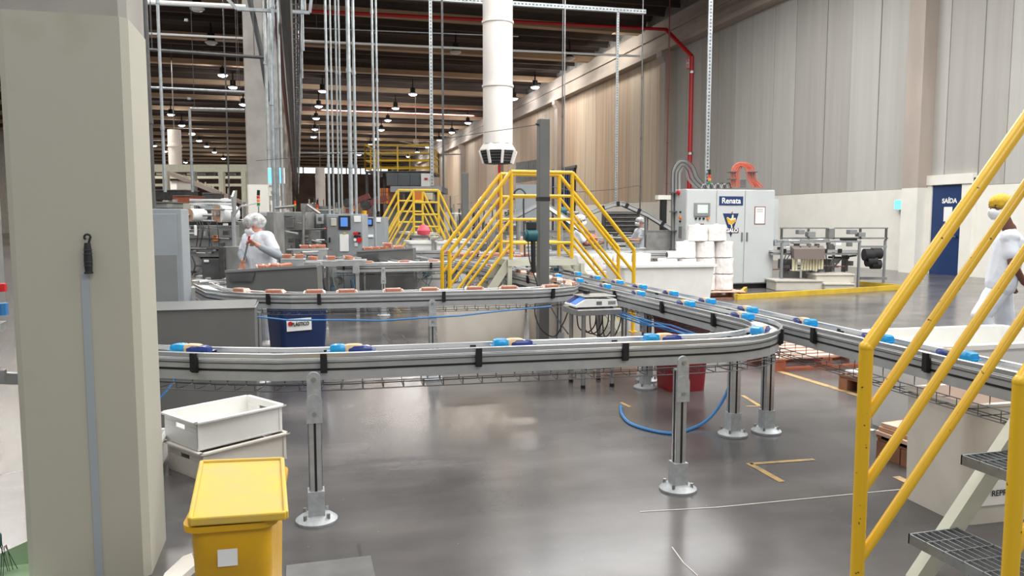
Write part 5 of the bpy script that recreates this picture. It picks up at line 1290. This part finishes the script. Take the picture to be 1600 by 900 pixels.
def gadget(label, px0, px1, pytop, pybase, f, dep, seed, name='packing_unit', deckm='alu_matte', legs_=True, zfloor=True, dense=1.0):
    """a framed piece of packing line: deck, legs, guide rods, cylinders, motor, brackets, wires"""
    R_ = random.Random(seed); a = F(px0, pybase, f); c = F(px1, pytop, f); wd = (c-a).dot(RT); top = c.z; org = Vector((a.x, a.y, 0))
    P = lambda u, v, z: org+RT*wd*u+FW*dep*v+UP*z
    t = thing(name, label, 'machine', P(.5, .5, 0)); zd = min(top-.12, .8 if top > .9 else top-.1)
    MB().cbox(P(.5, .5, zd), (wd, dep, .05), -YAW).build('deck', deckm, t)
    MB().cbox(P(.5, .02, zd-.08), (wd, .03, .07), -YAW).build('side_beam', 'alu_matte', t)
    if legs_:
        for u in (.04, .96):
            for v in (.06, .94): MB().cyl(P(u, v, 0), P(u, v, zd), .025, 8).build('leg', 'steel', t)
        MB().cbox(P(.5, .06, .25), (wd, .04, .04), -YAW).build('cross_beam', 'alu', t)
    for i in range(int(4*dense)):
        z = zd+.05+(top-zd-.05)*R_.random(); u = R_.uniform(0, .6); MB().cyl(P(u, R_.random(), z), P(min(1, u+R_.uniform(.2, .5)), R_.random(), z), R_.choice((.008, .012, .02)), 6).build('guide_rod', 'steel', t)
    for i in range(int(5*dense)):
        u, v = R_.random(), R_.random(); h = R_.uniform(.2, 1)*(top-zd); MB().cbox(P(u, v, zd+h/2), (R_.uniform(.03, .12), R_.uniform(.03, .12), h), -YAW).build('bracket', R_.choice(('alu_matte', 'machine', 'dark_steel', 'grey_paint')), t)
    for i in range(int(3*dense)):
        u = R_.uniform(.1, .9); z = R_.uniform(.3, .9)*zd; r = R_.uniform(.04, .09); MB().cyl(P(u, 0, z), P(u+.03, .4, z), r, 12).build('motor', R_.choice(('teal', 'dark_steel', 'machine', 'steel')), t, smooth=True)
    for i in range(int(4*dense)):
        u = R_.uniform(.1, .9); z = zd*R_.uniform(.5, 1); MB().tube(smooth_pts([P(u, .0, z), P(u+.05, -.03, z*.6), P(u+R_.uniform(-.2, .2), .0, z*.4), P(u+R_.uniform(-.3, .3), .1, .1)], 3), .008, 4).build('hose', R_.choice(('cable_dark', 'cable_dark', 'blue_hose', 'cable_grey')), t)
    return t
gadget('steel infeed table with fittings between the grey cabinet and the middle conveyor', 288, 372, 436, 480, 8.2, .4, 1)
gadget('pale fingered roller unit at the start of the middle conveyor', 330, 362, 437, 480, 8.6, .4, 2)
gadget('steel sealing station with hanging hoses left of the rear conveyor', 498, 560, 402, 470, 11.9, .6, 3, dense=1.5)
gadget('feeding table carrying packs behind the woman, right side', 440, 500, 392, 440, 11.2, .6, 4)
gadget('narrow steel station in front of the grey control cabinet', 455, 512, 368, 430, 12.6, .7, 5, dense=1.5)
gadget('steel bench with rods beneath the far yellow bridge', 640, 700, 366, 420, 15.5, 1.0, 6)
gadget('roller bench beyond the left stair of the near bridge', 690, 780, 372, 430, 14.6, .9, 7, dense=1.6)
gadget('packing bench with rollers seen through the near bridge, left', 765, 850, 365, 420, 15.8, .9, 8, dense=2)
gadget('packing bench seen through the near bridge, right', 855, 960, 368, 420, 15.4, .8, 9, dense=2)
gadget('packing bench in front of the distant worker', 950, 1050, 364, 420, 16.6, .8, 10, dense=2)
gadget('dense steel line left of the second pillar far back', 240, 330, 308, 380, 19, 1.5, 11, dense=2)
gadget('dense steel line behind the second pillar far back', 330, 400, 306, 380, 21, 1.5, 12, dense=2)
gadget('steel line with guards behind the pipe bundle', 470, 570, 318, 390, 22, 1.5, 13, dense=2.5)
gadget('pale steel line right of the far yellow bridge', 700, 760, 322, 385, 24, 1.5, 14, dense=2.5)
gadget('steel station half hidden behind the grey post', 800, 850, 340, 400, 18, 1, 15, dense=2)
def small_belt(label, a, b, f, z_off=.0):
    A, B = F(*a, f), F(*b, f); t = thing('feeder_belt', label, 'conveyor', Vector(((A.x+B.x)/2, (A.y+B.y)/2, 0)))
    MB().bar(A, B, .12, .02).build('belt', 'belt', t); MB().bar(A-UP*.05-FW*.05, B-UP*.05-FW*.05, .02, .07).build('side_beam', 'alu_matte', t)
    for k in (.15, .85): q = A+(B-A)*k; MB().bar((q.x, q.y, 0), q-UP*.01, .05).build('support_leg', 'alu', t); MB().cbox(q-UP*.14-FW*.08, (.09, .06, .1), -YAW).build('drive_box', 'teal' if k < .5 else 'alu_matte', t)
small_belt('front short feeder belt carrying packs left of the rear conveyor', (478, 408), (572, 406), 11.4)
small_belt('short feeder belt carrying packs just right of the woman', (440, 404.5), (476, 404.5), 11.0)
small_belt('rear short feeder belt carrying packs left of the grey control cabinet', (450, 390), (512, 389), 12.2)
for i, (px, y, f) in enumerate(((490, 406, 11.4), (518, 405.5, 11.4), (545, 405, 11.4), (449, 403, 11.0), (468, 403, 11.0), (476, 388, 12.2), (491, 387.7, 12.2), (503, 387.5, 12.2))):
    crumple(px, y, f, 'small brown pack on the left feeding belts, %s in the row from the front' % ORD[i], .9, 'brown packs on the left feeding line')
# packs crowding the lanes under the near bridge
for i in range(12):
    px = 700+i*11; py = 396+(i*7 % 9)
    p = F(px, py, 13.0 if i % 2 else 14.0); 
    crumple(px, py, 13.3, 'brown pack on the feeder lanes, %s from left behind the near bridge stair' % ORD[i], .9, 'brown packs on the feeder lanes')
# long grey guard panels behind the bridge
for i, (x0, x1, y0, y1, f, l) in enumerate(((770, 845, 363, 376, 16.6, 'left'), (850, 930, 361, 380, 16.2, 'middle'), (1010, 1056, 361, 392, 16.4, 'right'))):
    q = thing('guard_panel', '%s grey smeared guard panel on the line behind the near bridge' % l, 'guard', F((x0+x1)/2, y1, f))
    fbox(MB(), x0, x1, y0, y1, f, .04).build('panel', 'machine', q); fbox(MB(), x0, x1, y0-1.2, y0, f-.02, .06).build('top_edge', 'steel', q)
    fbox(MB(), x0+2, x0+5, y1, gy(f+.1), f+.1, .06).build('leg', 'steel', q); fbox(MB(), x1-5, x1-2, y1, gy(f+.1), f+.1, .06).build('leg', 'steel', q)
c = F(930, 376, 16); tag(MB().lathe([(.02, 0), (.13, .03), (.15, .14), (.1, .2), (.02, .22)], F(923, 382, 16), 12).build('red_bag', 'cable_orange', smooth=True), 'red orange bag on the line near the dark masked worker', 'bag')
tag(MB().lathe([(.02, 0), (.12, .02), (.14, .1), (.07, .2), (.01, .22)], F(662, 368, 15.3), 12).build('pink_bag', 'pink', smooth=True), 'pink bag hanging under the far yellow bridge', 'bag')
# arched conveyor
def incl(pts, f, label, wd=.2, clip=True, m='alu_matte'):
    t = thing('arched_conveyor', label, 'conveyor', F(*pts[0], f)); P_ = [F(*p, f) for p in pts]
    for a, b in zip(P_, P_[1:]):
        MB().bar(a, b, wd, .07).build('beam', m, t); MB().bar(a+UP*.06, b+UP*.06, wd*1.1, .02).build('guide_rail', 'alu', t); MB().bar(a-UP*.045, b-UP*.045, wd*1.02, .015).build('groove', 'black', t)
        n = max(1, int((b-a).length/.9))
        if clip:
            for k in range(n): q = a+(b-a)*(k+.5)/n; d = (b-a).normalized()*.04; MB().bar(q-d+UP*.01, q+d+UP*.01, wd*1.2, .12).build('rail_clip', 'black', t)
    for q in (P_[0], P_[-2]): MB().cyl(Vector((q.x, q.y, 0)), q, .05, 8).build('support_leg', 'steel', t)
incl([(895, 347), (925, 332), (958, 320), (972, 319), (985, 325), (1010, 336), (1058, 365)], 19, 'arched aluminium conveyor rising and falling in front of the cream wall')
incl([(845, 316), (876, 337), (908, 360)], 14.5, 'pale inclined chute descending right of the grey post', .14, False, 'white')
incl([(770, 352), (810, 336), (845, 318)], 16, 'slim inclined conveyor rising to the left of the grey post', .12, False)
c = F(881, 330, 16.5); t = thing('teal_motor', 'small dark teal motor hanging behind the near bridge', 'motor', c); MB().cyl(c-RT*.06, c+RT*.06, .09, 12).build('body', 'teal', t, smooth=True); MB().cyl(c+UP*.05, (c.x, c.y, 10.8), .012, 6).build('hanger', 'steel', t)
for (x0, x1, y0, y1, f, m, l) in ((945, 1000, 330, 362, 20.5, 'machine_dark', 'dark ribbed machine housing under the arched conveyor'), (885, 905, 330, 345, 21, 'machine', 'grey machine head left under the arched conveyor'), (800, 835, 350, 362, 19, 'machine', 'grey machine head left of the grey post')):
    q = thing('machine_head', l, 'machine', F((x0+x1)/2, 440, f)); fbox(MB(), x0, x1, y0, y1, f, .8).build('housing', m, q, bevel=.03)
    for k in range(4): fbox(MB(), x0+2, x1-2, y0+3+k*(y1-y0)/5, y0+4+k*(y1-y0)/5, f-.05, .05).build('rib', 'steel', q)
    fbox(MB(), x0+3, x1-3, y1, gy(f), f+.1, .5).build('pedestal', 'dark_steel', q)
for (px, f, y0, l) in ((727, 17.5, 270, 'short grey square post behind the left stair of the near bridge'), (1035, 21, 312, 'dark square post with white cap in front of the red conduit')):
    a, b_ = F(px, 400, f), F(px, y0, f); q = thing('square_post', l, 'post', (a.x, a.y, 0)); MB().box(a.x-.07, a.x+.07, a.y-.07, a.y+.07, 0, b_.z).build('shaft', 'grey_paint_dark' if px < 900 else 'black', q)
    if px > 900: MB().box(a.x-.2, a.x+.2, a.y-.1, a.y+.1, b_.z, b_.z+.12).build('cap', 'cream', q)
    else: MB().box(a.x-.075, a.x+.075, a.y-.075, a.y+.075, b_.z-.02, b_.z).build('cap', 'grey_paint', q)

# ---- film wrapping machine at the left
t = thing('film_wrapper', 'steel film wrapping machine with two white film rolls behind the grey cabinet', 'machine', F(330, 470, 10.6))
def g(px0, px1, py0, py1, f, dep, n, m, bv=.008): return fbox(MB(), px0, px1, py0, py1, f, dep).build(n, m, t, bevel=bv)
g(284, 366, 352, 372, 10.3, .6, 'upper_housing', 'machine'); g(284, 366, 372, 402, 10.2, .6, 'middle_housing', 'machine'); g(284, 350, 402, 425, 10.3, .5, 'lower_housing', 'machine_dark'); g(366, 392, 346, 440, 10.5, .6, 'side_housing', 'machine')
g(284, 366, 346, 352, 10.4, .5, 'dark_slot', 'machine_dark'); g(316, 343, 404, 440, 10.1, .4, 'brown_cover', 'hood_brown' if 'hood_brown' in M else 'dark_steel'); g(343, 350, 386, 440, 10.0, .3, 'dark_column', 'machine_dark'); g(350, 375, 385, 440, 10.05, .3, 'feed_box', 'machine')
g(331.5, 340, 368, 377, 10.15, .03, 'warning_label', 'orange'); g(333, 338, 368, 370.5, 10.14, .02, 'warning_print', 'red_dull'); g(348, 356, 349, 353, 10.2, .02, 'white_label', 'paper')
g(318, 326, 406, 410, 10.08, .02, 'small_label', 'paper')
for (x0, x1, y, r) in ((297, 366, 313.5, .022), (297, 366, 319, .018), (284, 345, 336, .02), (300, 350, 345, .012), (284, 312, 359, .016), (284, 307, 365, .016), (297, 324, 378.5, .012)):
    MB().cyl(F(x0, y, 10.3), F(x1, y, 10.3), r, 8).build('roller', 'alu', t, smooth=True)
for (x0, x1, y, r) in ((342, 367, 334, .115), (296, 318, 336, .085)):
    MB().cyl(F(x0, y, 10.2), F(x1, y, 10.4), r, 24).build('film_roll', 'film', t, smooth=True)
    MB().cyl(F(x0-.5, y, 10.195), F(x0, y, 10.2), r*.98, 24).build('roll_end', 'cardboard', t); MB().cyl(F(x0-6, y, 10.15), F(x0-.4, y, 10.19), r*.25, 12).build('roll_shaft', 'steel', t)
b = MB().prism([(-.04, 0), (.04, 0), (.08, .25), (.02, .3), (-.06, .22)], -.012, .012, 'x'); b.xf(Matrix.Translation(F(366, 334, 10.1)) @ Matrix.Rotation(-YAW, 4, 'Z')); b.build('side_plate', 'alu', t)
g(363, 366, 330, 404, 10.1, .06, 'upright', 'alu'); g(303, 306, 352, 368, 10.0, .04, 'clear_holder', 'white')
MB().bar(F(364, 338, 10.0), F(376, 322, 10.0), .03, .02).bar(F(376, 322, 10.0), F(400, 318, 10.2), .02).build('swing_arm', 'alu', t)
MB().tube(smooth_pts([F(300, 400, 10.1), F(305, 415, 10.1), F(300, 430, 10.1)]), .01, 5).build('hose', 'cable_dark', t)
MB().cyl(F(302, 415, 10.2), F(302, 415, 10.2)+FW*.3, .14, 16).build('lower_drum', 'steel', t, smooth=True)
rd = random.Random(5)
for i in range(16):
    x = rd.uniform(286, 345); y = rd.choice((327, 350, 356, 372, 380, 388, 395, 408, 415, 432)); MB().cyl(F(x, y, 10.15), F(min(366, x+rd.uniform(14, 50)), y+rd.uniform(-1, 1), 10.15), rd.choice((.006, .01, .014)), 6).build('guide_rod', rd.choice(('steel', 'alu', 'dark_steel')), t)
for i in range(14):
    x = rd.uniform(286, 360); y = rd.uniform(350, 430); g(x, x+rd.uniform(3, 9), y, y+rd.uniform(2, 7), 10.14, .08, 'fitting', rd.choice(('dark_steel', 'alu', 'machine', 'machine_dark')), .003)
for i in range(6):
    x = rd.uniform(290, 360); MB().tube(smooth_pts([F(x, 345, 10.1), F(x+rd.uniform(-6, 6), 360, 10.05), F(x+rd.uniform(-8, 8), 385, 10.1)], 3), .006, 4).build('cable', 'cable_dark', t)
g(284, 366, 386, 387, 10.17, .03, 'panel_seam', 'machine_dark', 0); g(284, 366, 371.5, 372.5, 10.17, .03, 'panel_seam', 'machine_dark', 0)
# film web running from the rolls over the top rollers
b = MB(); A = [F(318, 328, 10.45), F(342, 328, 10.45), F(360, 314, 10.6), F(300, 314, 10.6)]
b.add(A, [(0, 1, 2, 3)]); b.build('film_web', 'glass', t)
# second wrapper
t = thing('film_wrapper', 'second grey wrapping machine behind the woman with open steel boxes', 'machine', F(450, 440, 12.6))
g(404, 428, 331, 400, 11.4, .5, 'control_column', 'machine'); g(406, 414, 341, 352, 11.38, .03, 'display', 'grey_paint_dark'); g(404, 416, 332, 338, 11.38, .03, 'printer', 'alu_matte')
g(444, 478, 331, 360, 12.6, .6, 'head_box', 'machine'); g(446, 458, 336, 356, 12.55, .05, 'window', 'grey_paint_dark'); g(428, 500, 360, 404, 12.9, .5, 'body_panel', 'machine'); g(430, 438, 370, 380, 12.2, .2, 'roller_housing', 'alu_matte')
g(478, 512, 334, 375, 13.2, .5, 'rear_panel', 'grey_paint'); g(494, 505, 335, 350, 13.1, .06, 'control_panel', 'alu_matte'); g(497, 502, 339, 345, 13.08, .03, 'screen', 'dark_steel'); g(492, 502, 350, 356, 13.1, .03, 'button_strip', 'dark_steel'); g(506, 510, 355, 359, 13.1, .05, 'stop_button', 'red')
for (a_, b_) in (((472, 340), (480, 320)), ((480, 320), (500, 334)), ((430, 325), (460, 322)), ((474, 400), (474, 330))): MB().cyl(F(*a_, 12.4), F(*b_, 12.4), .022, 8).build('tube_frame', 'steel', t, smooth=True)
for i in range(22):
    x = rd.uniform(430, 500); y = rd.uniform(328, 400); f = rd.uniform(12.3, 12.7)
    if i % 2: MB().cyl(F(x, y, f), F(x+rd.uniform(8, 30), y+rd.uniform(-4, 4), f), rd.choice((.008, .012, .018)), 6).build('guide_rod', rd.choice(('steel', 'alu', 'dark_steel')), t)
    else: g(x, x+rd.uniform(3, 8), y, y+rd.uniform(3, 10), f, .1, 'fitting', rd.choice(('dark_steel', 'alu_matte', 'machine', 'machine_dark')), .004)
# control cabinets
t = thing('control_cabinet', 'grey control cabinet with blue touch screen and pinned paper', 'cabinet', F(539, 470, 12.9))
g(513, 566, 334.5, 478, 12.9, .5, 'housing', 'grey_blue'); g(512, 527, 338, 404, 12.88, .03, 'left_door', 'grey_paint')
fr = g(529, 547, 337, 359, 12.87, .03, 'screen_frame', 'black'); g(532, 543, 340, 354, 12.86, .012, 'screen', 'screen_blue')
g(531, 544.5, 366, 393, 12.88, .012, 'pinned_paper', 'paper'); g(536, 540, 363.5, 366, 12.87, .02, 'yellow_clip', 'yellow_plastic'); g(553, 563.5, 337.5, 347, 12.88, .012, 'white_label', 'paper'); g(554, 559, 379, 385, 12.88, .012, 'white_label', 'paper')
g(517, 525, 341, 353, 12.86, .03, 'grey_box', 'crate_grey')
for px, py, m, r in ((554.5, 365, 'red', .025), (558.5, 364.5, 'red', .025), (562, 364.5, 'black', .02), (555, 369.5, 'black', .02), (559, 369.5, 'black', .02), (562.5, 369.5, 'black', .02), (555.5, 374.5, 'white', .025), (562, 374.5, 'red', .045)):
    c = F(px, py, 12.88); MB().cyl(c, c-FW*.04, r, 10).build('push_button', m, t)
MB().cyl(F(515, 371, 12.85), F(515, 379, 12.85), .015, 8).build('door_handle', 'black', t)
t = thing('control_cabinet', 'narrower control cabinet with blue screen left of the far bridge', 'cabinet', F(588, 440, 16))
g(571, 601, 339, 460, 16, .5, 'housing', 'grey_blue'); g(573, 582.5, 341, 353, 15.97, .03, 'screen_frame', 'black'); g(575, 580.5, 343, 351, 15.96, .012, 'screen', 'screen_blue'); g(588, 595, 340, 347, 15.98, .012, 'white_label', 'paper'); g(573, 583, 367, 371, 15.97, .1, 'keyboard_shelf', 'white')
t = thing('blue_sign_column', 'narrow blue lettered column between the two control cabinets', 'column', F(569, 440, 15))
g(567, 571, 341, 364, 15, .1, 'blue_panel', 'blue_hose'); g(567, 571, 364, 400, 15, .1, 'white_panel', 'paper')
for i in range(7): g(567.6, 570.4, 367+i*4.5, 369+i*4.5, 14.98, .02, 'black_mark', 'black', 0)
MB().cyl(F(569, 341, 15.05), F(569, 329, 15.05), .05, 8).build('yellow_beacon', 'yellow_plastic', t)
g(567, 571, 400, gy(15), 15, .1, 'stand', 'grey_paint')

# ---- far cabin with railed platform
def railing(t, pts, h=1.1, m='yellow_far', r=.035, posts=1.2, name='rail'):
    for a, b in zip(pts, pts[1:]):
        a, b = Vector(a), Vector(b)
        for k in (1, .7, .4, .1): MB().cyl(a+UP*h*k, b+UP*h*k, r, 6).build(name, m, t)
        n = max(1, round((b-a).length/posts))
        for i in range(n+1): q = a+(b-a)*i/n; MB().cyl(q, q+UP*h, r, 6).build('post', m, t)
t = thing('platform_cabin', 'raised yellow railed platform over a grey glazed cabin far back', 'platform', F(635, 360, 33))
fbox(MB(), 570, 674, 267, 269, 34, 4).build('platform_deck', 'dark_steel', t)
railing(t, [F(571, 267.5, 34), F(672, 267.5, 34), F(672, 267.5, 34)+FW*4, F(571, 267.5, 34)+FW*4, F(571, 267.5, 34)], 1.25*.9)
fbox(MB(), 604, 666, 270, 290, 33.5, 3).build('glazed_cabin', 'grey_paint_dark', t)
for x0, x1 in ((605, 621), (622, 640), (641, 656)): fbox(MB(), x0, x1, 271, 289, 33.4, .05).build('window_pane', 'glass', t)
fbox(MB(), 658, 672, 271, 291, 33.3, .3).build('white_panel', 'white', t); fbox(MB(), 663, 668, 278, 281, 33.25, .04).build('red_mark', 'red', t)
fbox(MB(), 610, 690, 291, 300, 31, 3).build('hood', 'grey_blue', t); fbox(MB(), 594, 606, 294, 318, 31, 2).build('orange_mesh_panel', 'orange', t)
for px in (596, 599, 602): fbox(MB(), px, px+.6, 294, 318, 30.97, .03).build('mesh_bar', 'dark_steel', t)
for y in (300, 306, 312): fbox(MB(), 594, 606, y, y+.6, 30.97, .03).build('mesh_bar', 'dark_steel', t)
fbox(MB(), 646, 662, 300, 316, 30.5, .5).build('orange_panel', 'orange', t); fbox(MB(), 633, 642, 300, 326, 30.8, .5).build('dark_door', 'black', t); fbox(MB(), 664, 676, 301, 312, 30.6, .4).build('pale_panel', 'strip_pale', t); fbox(MB(), 680, 690, 300, 330, 31.5, .5).build('column', 'grey_paint', t)
fbox(MB(), 600, 690, 318, 372, 32.5, 1).build('lower_body', 'grey_paint', t)
for px in (573, 600, 640, 670): fbox(MB(), px, px+1.5, 268, gy(35), 35, .15).build('column', 'dark_steel', t)
# ---- left bay: cream mezzanine beam, trusses, roof conduit
t = thing('mezzanine', 'cream mezzanine frame with tan stair trusses in the left bay', 'mezzanine', F(310, 372, 40))
fbox(MB(), 225, 392, 257, 268.5, 40, .5).build('main_beam', 'cream_metal', t); fbox(MB(), 225, 392, 275, 279, 46, .5).build('second_beam', 'cream_metal', t); fbox(MB(), 225, 392, 287, 291, 50, .5).build('third_beam', 'cream_metal', t)
for i in range(4):
    MB().bar(F(262+i*8, 270+i*2, 38+i), F(345+i*12, 303+i*5, 38+i), .12, .2).build('stair_truss', 'pilaster', t)
for i in range(9): MB().bar(F(285+i*12, 282+i*3.5, 38), F(285+i*12, 275+i*3.2, 38), .06).build('truss_post', 'strip_pale', t)
for px in (258, 301, 345, 380): fbox(MB(), px, px+3, 268, gy(39), 39, .3).build('column', 'grey_blue' if px == 301 else 'cream_metal', t)
for i in range(10): fbox(MB(), 228+i*16, 238+i*16, 270.5, 273.5, 41, .3).build('stored_item', ['dark_steel', 'crate_grey', 'grey_paint'][i % 3], t)
for (x0, x1, y0, y1, f, m, l) in ((266, 276, 283, 300, 30, 'cream', 'left white box unit in the left bay under the mezzanine'), (275, 284, 284, 300, 31, 'white', 'right white box unit in the left bay under the mezzanine'), (240, 290, 297, 312, 26, 'machine_dark', 'dark machine housing in the left bay'), (316, 332, 302, 314, 25, 'dark_steel', 'dark square hopper in the left bay'), (270, 298, 306, 320, 23, 'pallet', 'orange brown stack in the left bay'), (233, 262, 316, 326, 12, 'machine', 'steel plate edge beside the near pillar')):
    q = thing('bay_unit', l, 'machine', F((x0+x1)/2, 370, f)); fbox(MB(), x0, x1, y0, y1, f, 1).build('housing', m, q, bevel=.02); fbox(MB(), x0, x1, y0-.8, y0+.4, f-.05, 1.1).build('lid', 'steel', q); fbox(MB(), x0+2, x0+4, y1, gy(f), f, .1).build('leg', 'dark_steel', q); fbox(MB(), x1-4, x1-2, y1, gy(f), f, .1).build('leg', 'dark_steel', q)
tag(fbox(MB(), 293, 298, 318, gy(11), 11, .1).build('pale_post', 'crate_grey'), 'pale post beside the smaller film roll', 'post')
# dense far lines as individual machines
R2 = random.Random(21)
spots = [(470, 60, 'leftmost'), (500, 52, 'second'), (535, 48, 'third'), (560, 44, 'fourth'), (700, 45, 'fifth'), (722, 38, 'sixth'), (745, 33, 'seventh'), (775, 30, 'eighth'), (808, 27, 'ninth'), (850, 27, 'tenth')]
for i, (px, f, l) in enumerate(spots):
    gadget('%s far line machine from the left, seen small behind the hall centre' % l, px, px+32, 300+R2.uniform(0, 14), 362, f, 3, 40+i, name='line_machine', dense=2)
for i in range(5):
    px = 470+i*22; q = F(px, 300, 40+i*4); tag(fbox(MB(), px, px+18, 318+i % 3*4, 330+i % 3*4, 28+i, 1).build('line_guard', ['machine', 'grey_paint', 'cream_metal', 'orange', 'machine'][i]), '%s pale guard box of the far lines behind the pipe bundle' % ORD[i], 'guard')
for (x, y, l) in ((545, 318, 'left'), (572, 320, 'right')):
    c = F(x, y, 26); t = thing('robot_arm', '%s dark red robot arm behind the pipe bundle' % l, 'robot', Vector((c.x, c.y, 0)))
    MB().cyl((c.x, c.y, 0), (c.x, c.y, .9), .2, 10).build('base', 'dark_steel', t); MB().bar((c.x, c.y, .9), c, .22).build('lower_arm', 'red_dull', t); MB().bar(c, c+RT*.7+UP*.25, .18).build('upper_arm', 'red_dull', t); MB().cyl(c-FW*.15, c+FW*.15, .17, 10).build('elbow_joint', 'machine_dark', t)
bx = F(850, 383, 14.5)
for i, px in enumerate((796, 817)): tag(fbox(MB(), px-5, px+5, 373, 403, 13.9, .15).build('carton', 'cardboard', bevel=.01), '%s tall brown carton standing behind the near bridge platform' % ['left', 'right'][i], 'carton')
tag(fbox(MB(), 806, 838, 288, gy(24), 24, .3).build('grey_board', 'grey_blue'), 'pale grey board behind the near bridge, left of the grey post', 'board')
